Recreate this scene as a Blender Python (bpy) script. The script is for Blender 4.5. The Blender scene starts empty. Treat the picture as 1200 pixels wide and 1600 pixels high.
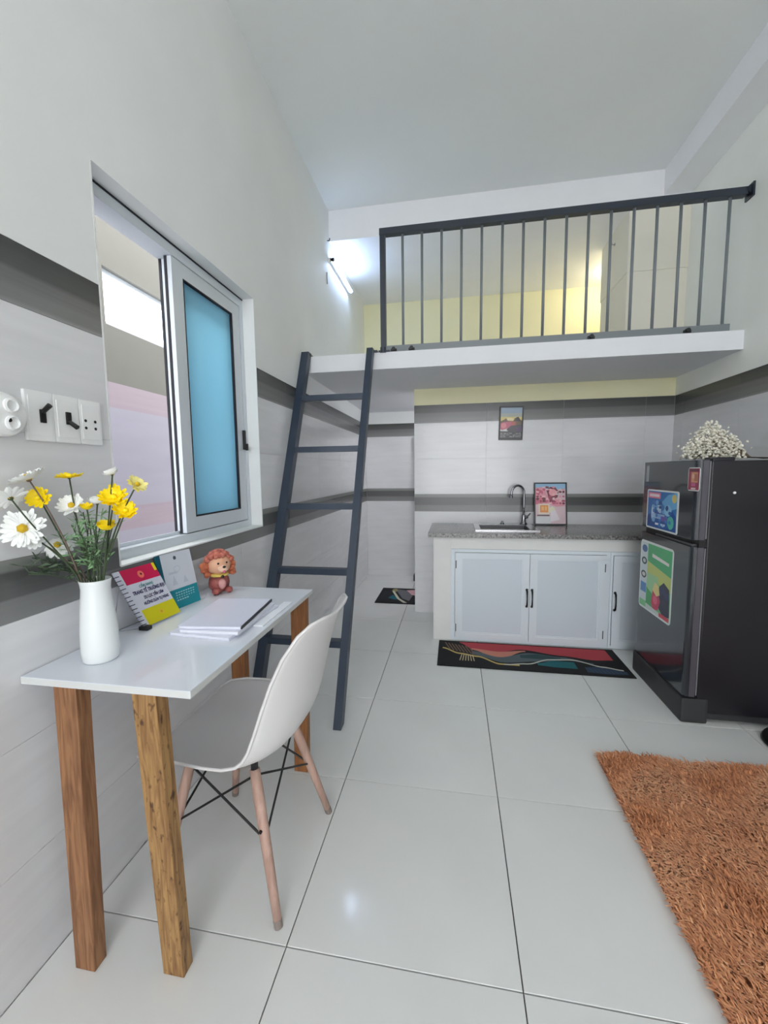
import bpy, bmesh, math, random
from mathutils import Vector, Matrix
random.seed(7)
PI = math.pi
scene = bpy.context.scene
COL = scene.collection

# ---------------------------------------------------------------- camera
FPX = 640.0
YAW, PITCH, ROLL = 0.1708, -0.0977, -0.0119
CAM = Vector((1.0301, 0.0, 1.2447))
_fw = Vector((-math.sin(YAW) * math.cos(PITCH), math.cos(YAW) * math.cos(PITCH), math.sin(PITCH)))
_rt = Vector((math.cos(YAW), math.sin(YAW), 0))
_up = _rt.cross(_fw)
RT = _rt * math.cos(ROLL) + _up * math.sin(ROLL)
UP = _up * math.cos(ROLL) - _rt * math.sin(ROLL)
cam_d = bpy.data.cameras.new('camera')
cam = bpy.data.objects.new('camera', cam_d)
COL.objects.link(cam)
cam_d.sensor_fit = 'HORIZONTAL'
cam_d.sensor_width = 36.0
cam_d.lens = FPX / 1200.0 * 36.0
cam_d.clip_start = 0.02
M = Matrix.Identity(4)
for i in range(3):
    M[i][0], M[i][1], M[i][2], M[i][3] = RT[i], UP[i], -_fw[i], CAM[i]
cam.matrix_world = M
scene.camera = cam

# ---------------------------------------------------------------- world, exposure
world = bpy.data.worlds.new('world')
scene.world = world
world.use_nodes = True
wbg = world.node_tree.nodes['Background']
wbg.inputs[0].default_value = (0.95, 0.965, 1.0, 1)
wbg.inputs[1].default_value = 6.8
vs = scene.view_settings
vs.view_transform = 'Standard'
vs.look = 'None'
vs.gamma = 1.0
vs.use_curve_mapping = False
vs.exposure = -0.02
scene.cycles.use_denoising = True
scene.cycles.max_bounces = 10
scene.cycles.diffuse_bounces = 7
scene.cycles.glossy_bounces = 5
scene.cycles.transmission_bounces = 8
scene.cycles.sample_clamp_indirect = 6.0
scene.cycles.caustics_reflective = False
scene.cycles.caustics_refractive = False

LAMP_W = 130.0
LOFT_W = 5.0

def at(u, v, axis, val):
    """photo pixel -> point on the plane axis=val that the thing touches"""
    d = _fw + RT * ((u - 600) / FPX) - UP * ((v - 800) / FPX)
    t = (val - CAM[axis]) / d[axis]
    return CAM + d * t

# ---------------------------------------------------------------- materials
def lin(c):
    o = []
    for x in c:
        x = x / 255.0
        o.append(x / 12.92 if x <= 0.04045 else ((x + 0.055) / 1.055) ** 2.4)
    return (o[0], o[1], o[2], 1.0)

MATS = {}
def mat(name, col, rough=0.5, metal=0.0, noise=0.0, nscale=8.0, stretch=(1, 1, 1), spec=0.5, coat=0.0, col2=None, bump=0.0, bscale=200.0, emit=None, estr=0.0, alpha=None):
    if name in MATS:
        return MATS[name]
    m = bpy.data.materials.new(name)
    m.use_nodes = True
    nt = m.node_tree
    b = nt.nodes['Principled BSDF']
    b.inputs['Roughness'].default_value = rough
    b.inputs['Metallic'].default_value = metal
    b.inputs['Specular IOR Level'].default_value = spec
    b.inputs['Coat Weight'].default_value = coat
    b.inputs['Coat Roughness'].default_value = 0.05
    c1 = lin(col)
    tc = nt.nodes.new('ShaderNodeTexCoord')
    if noise > 0 or col2:
        mp = nt.nodes.new('ShaderNodeMapping')
        mp.inputs['Scale'].default_value = stretch
        nt.links.new(tc.outputs['Object'], mp.inputs[0])
        n = nt.nodes.new('ShaderNodeTexNoise')
        n.inputs['Scale'].default_value = nscale
        n.inputs['Detail'].default_value = 6.0
        nt.links.new(mp.outputs[0], n.inputs['Vector'])
        r = nt.nodes.new('ShaderNodeValToRGB')
        c2 = lin(col2) if col2 else tuple(min(1, x * (1 + noise)) for x in c1[:3]) + (1,)
        ca = c1 if col2 else tuple(x * (1 - noise) for x in c1[:3]) + (1,)
        r.color_ramp.elements[0].position = 0.3
        r.color_ramp.elements[1].position = 0.7
        r.color_ramp.elements[0].color = ca
        r.color_ramp.elements[1].color = c2
        nt.links.new(n.outputs[0], r.inputs[0])
        nt.links.new(r.outputs[0], b.inputs['Base Color'])
    else:
        b.inputs['Base Color'].default_value = c1
    if bump > 0:
        n2 = nt.nodes.new('ShaderNodeTexNoise')
        n2.inputs['Scale'].default_value = bscale
        nt.links.new(tc.outputs['Object'], n2.inputs['Vector'])
        bp = nt.nodes.new('ShaderNodeBump')
        bp.inputs['Strength'].default_value = bump
        bp.inputs['Distance'].default_value = 0.002
        nt.links.new(n2.outputs[0], bp.inputs['Height'])
        nt.links.new(bp.outputs[0], b.inputs['Normal'])
    if emit:
        b.inputs['Emission Color'].default_value = lin(emit)
        b.inputs['Emission Strength'].default_value = estr
    MATS[name] = m
    return m

def band_mat(name, stops, rough=0.25):
    """band tile: horizontal stripes across the tile height (local z of the tile, 0..0.15)"""
    m = bpy.data.materials.new(name)
    m.use_nodes = True
    nt = m.node_tree
    b = nt.nodes['Principled BSDF']
    b.inputs['Roughness'].default_value = rough
    g = nt.nodes.new('ShaderNodeTexCoord')
    s = nt.nodes.new('ShaderNodeSeparateXYZ')
    nt.links.new(g.outputs['Object'], s.inputs[0])
    mp = nt.nodes.new('ShaderNodeMapping')
    mp.inputs['Scale'].default_value = (1.5, 1.5, 90)
    nt.links.new(g.outputs['Object'], mp.inputs[0])
    n = nt.nodes.new('ShaderNodeTexNoise')
    n.inputs['Scale'].default_value = 1.0
    n.inputs['Detail'].default_value = 3
    nt.links.new(mp.outputs[0], n.inputs['Vector'])
    d = nt.nodes.new('ShaderNodeMath'); d.operation = 'DIVIDE'
    nt.links.new(s.outputs[2], d.inputs[0]); d.inputs[1].default_value = 0.15
    r = nt.nodes.new('ShaderNodeValToRGB')
    r.color_ramp.interpolation = 'EASE'
    el = r.color_ramp.elements
    el[0].position, el[0].color = stops[0][0], lin(stops[0][1])
    el[1].position, el[1].color = stops[-1][0], lin(stops[-1][1])
    for p, c in stops[1:-1]:
        e = el.new(p); e.color = lin(c)
    nt.links.new(d.outputs[0], r.inputs[0])
    mx = nt.nodes.new('ShaderNodeMix'); mx.data_type = 'RGBA'; mx.blend_type = 'MULTIPLY'
    r2 = nt.nodes.new('ShaderNodeValToRGB')
    r2.color_ramp.elements[0].color = (0.86, 0.86, 0.86, 1)
    r2.color_ramp.elements[1].color = (1.08, 1.08, 1.08, 1)
    nt.links.new(n.outputs[0], r2.inputs[0])
    mx.inputs['Factor'].default_value = 1.0
    nt.links.new(r.outputs[0], mx.inputs[6]); nt.links.new(r2.outputs[0], mx.inputs[7])
    nt.links.new(mx.outputs[2], b.inputs['Base Color'])
    return m

def wood_mat(name, c1, c2, scale=6.0, knots=False):
    m = bpy.data.materials.new(name)
    m.use_nodes = True
    nt = m.node_tree
    b = nt.nodes['Principled BSDF']
    b.inputs['Roughness'].default_value = 0.6
    tc = nt.nodes.new('ShaderNodeTexCoord')
    mp = nt.nodes.new('ShaderNodeMapping')
    mp.inputs['Scale'].default_value = (14, 14, 1.1)
    nt.links.new(tc.outputs['Object'], mp.inputs[0])
    n = nt.nodes.new('ShaderNodeTexNoise')
    n.inputs['Scale'].default_value = scale
    n.inputs['Detail'].default_value = 8
    n.inputs['Distortion'].default_value = 1.2
    nt.links.new(mp.outputs[0], n.inputs['Vector'])
    r = nt.nodes.new('ShaderNodeValToRGB')
    r.color_ramp.elements[0].position = 0.32
    r.color_ramp.elements[1].position = 0.66
    r.color_ramp.elements[0].color = lin(c2)
    r.color_ramp.elements[1].color = lin(c1)
    nt.links.new(n.outputs[0], r.inputs[0])
    out = r.outputs[0]
    if knots:
        v = nt.nodes.new('ShaderNodeTexNoise')
        v.inputs['Scale'].default_value = 5.0
        v.inputs['Detail'].default_value = 3
        mp2 = nt.nodes.new('ShaderNodeMapping')
        mp2.inputs['Scale'].default_value = (14, 14, 7)
        nt.links.new(tc.outputs['Object'], mp2.inputs[0])
        nt.links.new(mp2.outputs[0], v.inputs['Vector'])
        r3 = nt.nodes.new('ShaderNodeValToRGB')
        r3.color_ramp.elements[0].position = 0.30
        r3.color_ramp.elements[1].position = 0.42
        r3.color_ramp.elements[0].color = (0.25, 0.18, 0.12, 1)
        r3.color_ramp.elements[1].color = (1, 1, 1, 1)
        nt.links.new(v.outputs[0], r3.inputs[0])
        mx = nt.nodes.new('ShaderNodeMix'); mx.data_type = 'RGBA'; mx.blend_type = 'MULTIPLY'
        mx.inputs['Factor'].default_value = 1.0
        nt.links.new(out, mx.inputs[6]); nt.links.new(r3.outputs[0], mx.inputs[7])
        out = mx.outputs[2]
    nt.links.new(out, b.inputs['Base Color'])
    bp = nt.nodes.new('ShaderNodeBump'); bp.inputs['Strength'].default_value = 0.25; bp.inputs['Distance'].default_value = 0.002
    nt.links.new(n.outputs[0], bp.inputs['Height']); nt.links.new(bp.outputs[0], b.inputs['Normal'])
    return m

def glass_mat(name, col, rough, translucent):
    m = bpy.data.materials.new(name)
    m.use_nodes = True
    nt = m.node_tree
    nt.nodes.remove(nt.nodes['Principled BSDF'])
    out = nt.nodes['Material Output']
    gl = nt.nodes.new('ShaderNodeBsdfGlossy'); gl.inputs['Roughness'].default_value = rough
    if translucent:
        a = nt.nodes.new('ShaderNodeBsdfTranslucent'); a.inputs[0].default_value = lin(col)
        bb = nt.nodes.new('ShaderNodeBsdfDiffuse'); bb.inputs[0].default_value = lin(col)
        base = nt.nodes.new('ShaderNodeMixShader'); base.inputs[0].default_value = 0.10
        nt.links.new(a.outputs[0], base.inputs[1]); nt.links.new(bb.outputs[0], base.inputs[2])
    else:
        base = nt.nodes.new('ShaderNodeBsdfTransparent'); base.inputs[0].default_value = lin(col)
    mx = nt.nodes.new('ShaderNodeMixShader'); mx.inputs[0].default_value = 0.04
    nt.links.new(base.outputs[0], mx.inputs[1]); nt.links.new(gl.outputs[0], mx.inputs[2])
    nt.links.new(mx.outputs[0], out.inputs[0])
    return m

paint = mat('wall_paint', (228, 230, 229), 0.6, noise=0.02, nscale=3)
paint_cream = mat('cream_paint', (232, 228, 190), 0.6, noise=0.02, nscale=3)
paint_white = mat('beam_paint', (238, 239, 242), 0.6, noise=0.02, nscale=3)
ceil_m = mat('ceiling_paint', (234, 237, 236), 0.7, noise=0.015, nscale=2)
grout = mat('wall_grout', (222, 222, 222), 0.9)
fgrout = mat('floor_grout', (70, 68, 66), 0.95)
tile_light = mat('light_wall_tile', (218, 218, 220), 0.16, noise=0.045, nscale=2.5, stretch=(1, 1, 9))
tile_floor = mat('polished_floor_tile', (226, 227, 225), 0.10, noise=0.03, nscale=3.0, spec=0.5)
band_up = band_mat('dark_band_upper', [(0.0, (146, 146, 146)), (0.10, (126, 126, 126)), (0.5, (110, 110, 109)), (0.62, (82, 83, 82)), (1.0, (70, 72, 71))])
band_lo = band_mat('dark_band_lower', [(0.0, (128, 128, 128)), (0.34, (120, 120, 120)), (0.40, (88, 88, 88)), (0.78, (82, 83, 83)), (0.84, (124, 126, 123)), (1.0, (134, 136, 133))])
pvc = mat('window_pvc', (205, 212, 218), 0.35)
strip_m = mat('black_strip', (22, 24, 34), 0.6)
blue_film = glass_mat('blue_frosted_film', (165, 234, 255), 0.2, True)
clear_glass = glass_mat('clear_glass', (245, 248, 250), 0.02, False)
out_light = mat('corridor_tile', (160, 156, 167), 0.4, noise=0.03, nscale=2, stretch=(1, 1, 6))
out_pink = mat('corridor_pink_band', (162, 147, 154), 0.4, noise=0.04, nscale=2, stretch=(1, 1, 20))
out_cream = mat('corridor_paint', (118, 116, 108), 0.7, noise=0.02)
white_pl = mat('white_plastic', (235, 236, 236), 0.35)
black_pl = mat('black_plastic', (12, 12, 13), 0.4)
slate = mat('slate_blue_paint', (44, 56, 72), 0.38, noise=0.06, nscale=20)
rail_dark = mat('dark_rail_paint', (38, 46, 58), 0.4)
rail_grey = mat('grey_baluster_paint', (118, 124, 128), 0.4)
steel = mat('brushed_steel', (190, 190, 192), 0.22, metal=1.0)
chrome = mat('chrome', (150, 150, 155), 0.12, metal=1.0)
bolt_m = mat('bolt_black', (16, 18, 22), 0.5)
tube_m = mat('lamp_tube_glow', (255, 255, 255), 0.4, emit=(225, 240, 255), estr=9.0)

# ---------------------------------------------------------------- builders
ORG = {}
class MB:
    def __init__(self):
        self.v, self.f, self.mi, self.sm = [], [], [], []
        self.cur = 0
        self.smooth = False
    def add(self, vs, fs):
        o = len(self.v)
        self.v += [tuple(x) for x in vs]
        for f in fs:
            self.f.append(tuple(i + o for i in f)); self.mi.append(self.cur); self.sm.append(self.smooth)
        return self
    def box(self, x0, x1, y0, y1, z0, z1):
        vs = [(x, y, z) for x in (x0, x1) for y in (y0, y1) for z in (z0, z1)]
        return self.add(vs, [(0, 1, 3, 2), (4, 6, 7, 5), (0, 4, 5, 1), (2, 3, 7, 6), (0, 2, 6, 4), (1, 5, 7, 3)])
    def cbox(self, x0, x1, y0, y1, z0, z1, c=0.003):
        """box with chamfered edges"""
        bm = bmesh.new()
        bmesh.ops.create_cube(bm, size=1.0)
        for w in bm.verts:
            w.co = Vector(((x0 + x1) / 2 + w.co.x * (x1 - x0), (y0 + y1) / 2 + w.co.y * (y1 - y0), (z0 + z1) / 2 + w.co.z * (z1 - z0)))
        bmesh.ops.bevel(bm, geom=list(bm.edges), offset=c, segments=2, profile=0.7, affect='EDGES')
        return self.bm(bm)
    def bm(self, bm, mtx=None):
        bm.verts.index_update()
        vs = [(mtx @ w.co) if mtx else w.co.copy() for w in bm.verts]
        self.add(vs, [tuple(w.index for w in f.verts) for f in bm.faces])
        bm.free()
        return self
    def frame(self, p, q):
        d = (Vector(q) - Vector(p)).normalized()
        a = Vector((0, 0, 1)) if abs(d.z) < 0.9 else Vector((1, 0, 0))
        s = d.cross(a).normalized(); t = s.cross(d).normalized()
        return d, s, t
    def cyl(self, p, q, r0, r1=None, n=12, caps=True):
        r1 = r0 if r1 is None else r1
        p, q = Vector(p), Vector(q)
        d, s, t = self.frame(p, q)
        vs = []
        for c, r in ((p, r0), (q, r1)):
            for i in range(n):
                a = 2 * PI * i / n
                vs.append(c + s * (math.cos(a) * r) + t * (math.sin(a) * r))
        fs = [(i, (i + 1) % n, n + (i + 1) % n, n + i) for i in range(n)]
        if caps:
            fs += [tuple(range(n - 1, -1, -1)), tuple(range(n, 2 * n))]
        return self.add(vs, fs)
    def tube(self, pts, r, n=8):
        pts = [Vector(p) for p in pts]
        rs = r if isinstance(r, (list, tuple)) else [r] * len(pts)
        vs = []
        d0 = (pts[1] - pts[0]).normalized()
        a = Vector((0, 0, 1)) if abs(d0.z) < 0.9 else Vector((1, 0, 0))
        s = d0.cross(a).normalized()
        for i, p in enumerate(pts):
            d = (pts[min(i + 1, len(pts) - 1)] - pts[max(i - 1, 0)]).normalized()
            s = (s - d * s.dot(d)).normalized(); t = d.cross(s)
            for k in range(n):
                an = 2 * PI * k / n
                vs.append(p + s * (math.cos(an) * rs[i]) + t * (math.sin(an) * rs[i]))
        fs = []
        for i in range(len(pts) - 1):
            for k in range(n):
                k2 = (k + 1) % n
                fs.append((i * n + k, i * n + k2, (i + 1) * n + k2, (i + 1) * n + k))
        m = (len(pts) - 1) * n
        fs += [tuple(range(n - 1, -1, -1)), tuple(range(m, m + n))]
        return self.add(vs, fs)
    def bar(self, p, q, w, h, side=(1, 0, 0)):
        """rectangular bar from p to q, w along side, h across"""
        p, q = Vector(p), Vector(q)
        d = (q - p).normalized()
        s = Vector(side); s = (s - d * s.dot(d)).normalized(); t = d.cross(s)
        vs = []
        for c in (p, q):
            for a, b in ((-1, -1), (1, -1), (1, 1), (-1, 1)):
                vs.append(c + s * (a * w / 2) + t * (b * h / 2))
        return self.add(vs, [(0, 3, 2, 1), (4, 5, 6, 7), (0, 1, 5, 4), (1, 2, 6, 5), (2, 3, 7, 6), (3, 0, 4, 7)])
    def lathe(self, prof, c=(0, 0, 0), n=28, axis='z'):
        vs, fs = [], []
        for r, z in prof:
            for i in range(n):
                a = 2 * PI * i / n
                if axis == 'z': vs.append((c[0] + r * math.cos(a), c[1] + r * math.sin(a), c[2] + z))
                else: vs.append((c[0] + z, c[1] + r * math.cos(a), c[2] + r * math.sin(a)))
        for j in range(len(prof) - 1):
            for i in range(n):
                fs.append((j * n + i, j * n + (i + 1) % n, (j + 1) * n + (i + 1) % n, (j + 1) * n + i))
        fs.append(tuple(range(n - 1, -1, -1)))
        m = (len(prof) - 1) * n
        fs.append(tuple(range(m, m + n)))
        return self.add(vs, fs)
    def ball(self, c, r, sx=1, sy=1, sz=1, n=2, rot=None):
        bm = bmesh.new()
        bmesh.ops.create_icosphere(bm, subdivisions=n, radius=r)
        m = Matrix.Translation(Vector(c)) @ (rot.to_4x4() if rot else Matrix.Identity(4)) @ Matrix.Diagonal((sx, sy, sz, 1))
        return self.bm(bm, m)
    def quad(self, a, b, c, d):
        return self.add([a, b, c, d], [(0, 1, 2, 3)])
    def mesh(self, name, mats):
        me = bpy.data.meshes.new(name)
        me.from_pydata(self.v, [], self.f)
        for m in (mats if isinstance(mats, (list, tuple)) else [mats]):
            me.materials.append(m)
        me.polygons.foreach_set('material_index', self.mi)
        me.polygons.foreach_set('use_smooth', self.sm)
        me.update()
        return me
    def build(self, name, mats, parent=None, local=False, smooth=None):
        """vertices are in world space; they are made relative to the parent thing's base"""
        if smooth is not None:
            self.sm = [smooth] * len(self.sm)
        o = ORG.get(parent.name) if parent else None
        if o is not None and not local:
            self.v = [(x - o[0], y - o[1], z - o[2]) for x, y, z in self.v]
        ob = bpy.data.objects.new(name, self.mesh(name, mats))
        COL.objects.link(ob)
        if parent:
            ob.parent = parent
            ORG[ob.name] = ORG.get(parent.name, Vector((0, 0, 0)))
        else:
            ORG[ob.name] = Vector((0, 0, 0))
        return ob

def tag(o, label=None, cat=None, group=None, kind=None):
    if label: o['label'] = label
    if cat: o['category'] = cat
    if group: o['group'] = group
    if kind: o['kind'] = kind
    return o

def thing(name, loc, label, cat, group=None, rz=0.0):
    o = bpy.data.objects.new(name, None)
    COL.objects.link(o)
    o.empty_display_size = 0.05
    o.location = loc
    o.rotation_euler = (0, 0, rz)
    ORG[o.name] = Vector(loc)
    return tag(o, label, cat, group)

def struct(name, mb, mats, label=None, parent=None):
    o = mb.build(name, mats, parent)
    if not parent:
        o['kind'] = 'structure'
        if label: o['label'] = label
    return o

def struct_empty(name, loc, label=None):
    o = bpy.data.objects.new(name, None)
    COL.objects.link(o)
    o.location = loc
    ORG[o.name] = Vector(loc)
    o['kind'] = 'structure'
    if label: o['label'] = label
    return o

def smooth_mod(o, levels=1, bevel=None):
    if bevel:
        b = o.modifiers.new('bevel', 'BEVEL'); b.width = bevel; b.segments = 2; b.limit_method = 'ANGLE'
    if levels:
        s = o.modifiers.new('subsurf', 'SUBSURF'); s.levels = levels; s.render_levels = levels
    return o

# flat print: coloured patches in the plane (o + u*U + v*V), u,v in 0..1
def print_on(name, parent, O, U, V, patches, mats_rough=0.35, lift=0.0004):
    O, U, V = Vector(O), Vector(U), Vector(V)
    nrm = U.cross(V).normalized()
    mb = MB(); ms = []; keys = {}
    for i, (c, poly) in enumerate(patches):
        if c not in keys:
            keys[c] = len(ms)
            ms.append(mat('print_%d_%d_%d' % c, c, mats_rough))
        mb.cur = keys[c]
        if len(poly) == 2:
            (a, b), (cc, d) = poly
            poly = [(a, b), (cc, b), (cc, d), (a, d)]
        mb.add([O + U * a + V * b + nrm * (lift * (1 + i * 0.25)) for a, b in poly], [tuple(range(len(poly)))])
    return mb.build(name, ms, parent)

def circ(cx, cy, rx, ry=None, n=14):
    ry = rx if ry is None else ry
    return [(cx + rx * math.cos(2 * PI * i / n), cy + ry * math.sin(2 * PI * i / n)) for i in range(n)]

def text_on(name, s, parent, O, U, V, size, material, lift=0.0012, align='CENTER', stretch=1.0):
    """lettering lying flat in the plane of U (reading direction) and V (up)"""
    cu = bpy.data.curves.new(name, 'FONT')
    cu.body = s; cu.size = size; cu.align_x = align; cu.align_y = 'CENTER'
    cu.extrude = 0.0001
    cu.offset = size * 0.035
    tmp = bpy.data.objects.new(name + '_tmp', cu)
    COL.objects.link(tmp)
    bpy.context.view_layer.update()
    me = bpy.data.meshes.new_from_object(tmp.evaluated_get(bpy.context.evaluated_depsgraph_get()))
    bpy.data.objects.remove(tmp)
    U, V = Vector(U).normalized(), Vector(V).normalized()
    n = U.cross(V).normalized()
    base = ORG.get(parent.name, Vector((0, 0, 0)))
    for w in me.vertices:
        w.co = Vector(O) + U * (w.co.x * stretch) + V * w.co.y + n * (w.co.z + lift) - base
    me.materials.clear(); me.materials.append(material)
    ob = bpy.data.objects.new(name, me)
    COL.objects.link(ob); ob.parent = parent
    ORG[ob.name] = base
    return ob

# ---------------------------------------------------------------- room dimensions (metres)
XR = 2.692       # right wall
YF = -3.80       # wall behind the camera
YK = 3.537       # kitchen back wall
XK = 0.690       # left end of the kitchen wall
YN = 4.780       # end wall of the passage and of the loft
H = 3.377        # ceiling
YB, ZB = 3.456, 3.140   # lower ceiling over the loft: front face and height
YS, ZS0, ZS1 = 2.800, 1.934, 2.044   # loft slab
WY0, WY1, WZ0, WZ1 = 1.104, 2.072, 0.960, 2.1436   # window opening in the left wall
TT = 0.002       # tile thickness
ROWS = [(0.0, 0.3, 'l'), (0.3, 0.6, 'l'), (0.6, 0.9, 'l'), (0.9, 1.05, 'b'), (1.05, 1.35, 'l'), (1.35, 1.65, 'l'), (1.65, 1.80, 'u')]

def rects_minus(r, h):
    """rectangle (u0,u1,v0,v1) minus hole"""
    u0, u1, v0, v1 = r
    if not h or h[0] >= u1 or h[1] <= u0 or h[2] >= v1 or h[3] <= v0:
        return [r]
    out = []
    if h[0] > u0: out.append((u0, h[0], v0, v1))
    if h[1] < u1: out.append((h[1], u1, v0, v1))
    a, b = max(u0, h[0]), min(u1, h[1])
    if h[2] > v0: out.append((a, b, v0, h[2]))
    if h[3] < v1: out.append((a, b, h[3], v1))
    return out

def plate(mb, rects, t, place, c=0.0005):
    for u0, u1, v0, v1 in rects:
        if u1 - u0 < 0.004 or v1 - v0 < 0.004: continue
        vs = [place(u, v, 0) for u, v in ((u0, v0), (u1, v0), (u1, v1), (u0, v1))]
        vs += [place(u, v, t - c) for u, v in ((u0, v0), (u1, v0), (u1, v1), (u0, v1))]
        vs += [place(u, v, t) for u, v in ((u0 + c, v0 + c), (u1 - c, v0 + c), (u1 - c, v1 - c), (u0 + c, v1 - c))]
        fs = [(8, 9, 10, 11)]
        for i in range(4):
            j = (i + 1) % 4
            fs += [(i, j, 4 + j, 4 + i), (4 + i, 4 + j, 8 + j, 8 + i)]
        mb.add(vs, fs)

TILEMESH = {}
def tile_wall(parent, u_range, phase, org, udir, ndir, rows=ROWS, hole=None, width=0.6, gap=0.0006, zmax=9, mats=None):
    """tiles standing on the wall; local axes: udir along the wall, z up, ndir out of the wall"""
    ud, nd, up = Vector(udir), Vector(ndir), Vector((0, 0, 1))
    mats = mats or {'l': tile_light, 'b': band_lo, 'u': band_up}
    k0 = math.floor((u_range[0] - phase) / width) - 1
    for z0, z1, kind in rows:
        if z0 >= zmax: continue
        k = k0
        while phase + k * width < u_range[1]:
            a, b = phase + k * width, phase + (k + 1) * width
            k += 1
            a2, b2 = max(a, u_range[0]), min(b, u_range[1])
            if b2 - a2 < 0.012: continue
            full = (b2 - a2 > width - 1e-6)
            r = (a2 + gap, b2 - gap, z0 + gap, z1 - gap)
            hh = hole
            rs = rects_minus(r, hh)
            if not rs: continue
            cut = not (len(rs) == 1 and rs[0] == r)
            key = (parent.name, kind, full, z1 - z0 > 0.2)
            if full and not cut and key in TILEMESH:
                me = TILEMESH[key]
            else:
                mb = MB()
                plate(mb, [(q[0] - a, q[1] - a, q[2] - z0, q[3] - z0) for q in rs], TT, lambda u, v, w: ud * u + up * v + nd * w)
                if not mb.f: continue
                me = mb.mesh('wall_tile', mats[kind])
                if full and not cut: TILEMESH[key] = me
            o = bpy.data.objects.new('wall_tile', me)
            COL.objects.link(o); o.parent = parent
            o.location = Vector(org) + ud * a + up * z0 - ORG[parent.name]

# ---------------------------------------------------------------- setting
# floor
mb = MB(); mb.box(-TT, XR + TT, YF, YN, -0.12, -0.008)
floor = struct('floor', mb, fgrout, 'polished white square floor tiles with thin dark joints')
xs = [0.0, 0.598, 1.199, 1.80, 2.401, XR]
ys = [YF] + [0.905 + 0.601 * j for j in range(-8, 7) if YF + 0.02 < 0.905 + 0.601 * j < YN] + [YN]
fm = {}
for i in range(len(xs) - 1):
    for j in range(len(ys) - 1):
        w, d = xs[i + 1] - xs[i], ys[j + 1] - ys[j]
        key = (round(w, 3), round(d, 3))
        if key not in fm:
            t = MB(); g = 0.0016
            plate(t, [(g, w - g, g, d - g)], 0.008, lambda u, v, k: (u, v, k - 0.008), c=0.001)
            fm[key] = t.mesh('floor_tile', tile_floor)
        o = bpy.data.objects.new('floor_tile', fm[key])
        COL.objects.link(o); o.parent = floor; o.location = (xs[i], ys[j], 0)

# left wall, with the window opening
mb = MB()
mb.cur = 0
for r in rects_minus((YF, YN, -0.12, 1.80), (WY0, WY1, WZ0, WZ1)):
    mb.box(-0.15, -TT, r[0], r[1], r[2], r[3])
mb.cur = 1
for r in rects_minus((YF, YN, 1.80, H + 0.1), (WY0, WY1, WZ0, WZ1)):
    mb.box(-0.15, 0.0, r[0], r[1], r[2], r[3])
# plastered reveal of the window
for (y0, y1, z0, z1) in ((WY0 - 0.004, WY0 + 0.002, WZ0, WZ1), (WY1 - 0.002, WY1 + 0.004, WZ0, WZ1)):
    mb.box(-0.149, 0.0005, y0, y1, z0, z1)
wall_left = struct('wall_left', mb, [grout, paint], 'left wall, light tiles with dark bands below white paint')
tile_wall(wall_left, (-1.2, YN), 1.848 - 0.6 * 6, (-TT, 0, 0), (0, 1, 0), (1, 0, 0), hole=(WY0, WY1, WZ0, WZ1))

# right wall
mb = MB()
mb.cur = 0; mb.box(XR + TT, XR + 0.15, YF, YN, -0.12, 1.80)
mb.cur = 1; mb.box(XR, XR + 0.15, YF, YN, 1.80, H + 0.1)
wall_right = struct('wall_right', mb, [grout, mat('right_paint', (240, 242, 236), 0.6, noise=0.02, nscale=3)], 'right wall, light tiles with dark band below cream paint')
tile_wall(wall_right, (-1.2, YK), 2.802 - 0.6 * 8, (XR + TT, 0, 0), (0, 1, 0), (-1, 0, 0))

# kitchen wall
mb = MB()
mb.cur = 0; mb.box(XK, XR + TT, YK + TT, YK + 0.12, -0.0, 1.80)
mb.cur = 1; mb.box(XK, XR, YK, YK + 0.12, 1.80, ZS0)
wall_kitchen = struct('wall_kitchen', mb, [grout, paint_cream], 'kitchen wall with light tiles and two dark bands')
tile_wall(wall_kitchen, (XK, XR - 0.0), XK, (0, YK + TT, 0), (1, 0, 0), (0, -1, 0))

# end wall of passage and loft
mb = MB()
mb.cur = 0; mb.box(-0.15, XR + 0.15, YN + TT, YN + 0.12, -0.12, 1.80)
mb.cur = 1; mb.box(-0.15, XR + 0.15, YN, YN + 0.12, 1.80, ZS1)
mb.cur = 2; mb.box(-0.15, XR + 0.15, YN, YN + 0.12, ZS1, H + 0.1)
wall_back = struct('wall_back', mb, [grout, paint, paint_cream], 'end wall of the passage under the loft, tiled')
tile_wall(wall_back, (0, 1.5), 0.0, (0, YN + TT, 0), (1, 0, 0), (0, -1, 0))
mb = MB(); mb.box(1.45, 1.55, YK + 0.12, YN, 0, ZS0)
struct('wall_bathroom', mb, paint, 'side wall behind the kitchen')
# jamb seen at the end of the passage
mb = MB(); mb.box(0.575, 0.625, YN - 0.05, YN, 0, 1.64)
struct('trim_1', mb, mat('jamb_grey', (190, 190, 194), 0.4), 'pale door jamb at the end of the passage')

# unseen wall behind the camera, doorway widened for more frontal daylight
DX0, DX1, DZ = 0.20, 2.50, 2.85
mb = MB()
for r in rects_minus((-0.15, XR + 0.15, -0.12, H + 0.1), (DX0, DX1, 0.0, DZ)):
    mb.box(r[0], r[1], YF - 0.12, YF, r[2], r[3])
struct('wall_front', mb, paint, 'wall behind the viewer with an open doorway widened to let in more daylight')
mb = MB(); mb.box(-3, 5, YF - 6, YF - 0.12, -0.3, -0.1)
struct('floor_outside', mb, mat('concrete', (170, 168, 164), 0.9, noise=0.08, nscale=4), 'concrete ground beyond the doorway')

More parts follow.
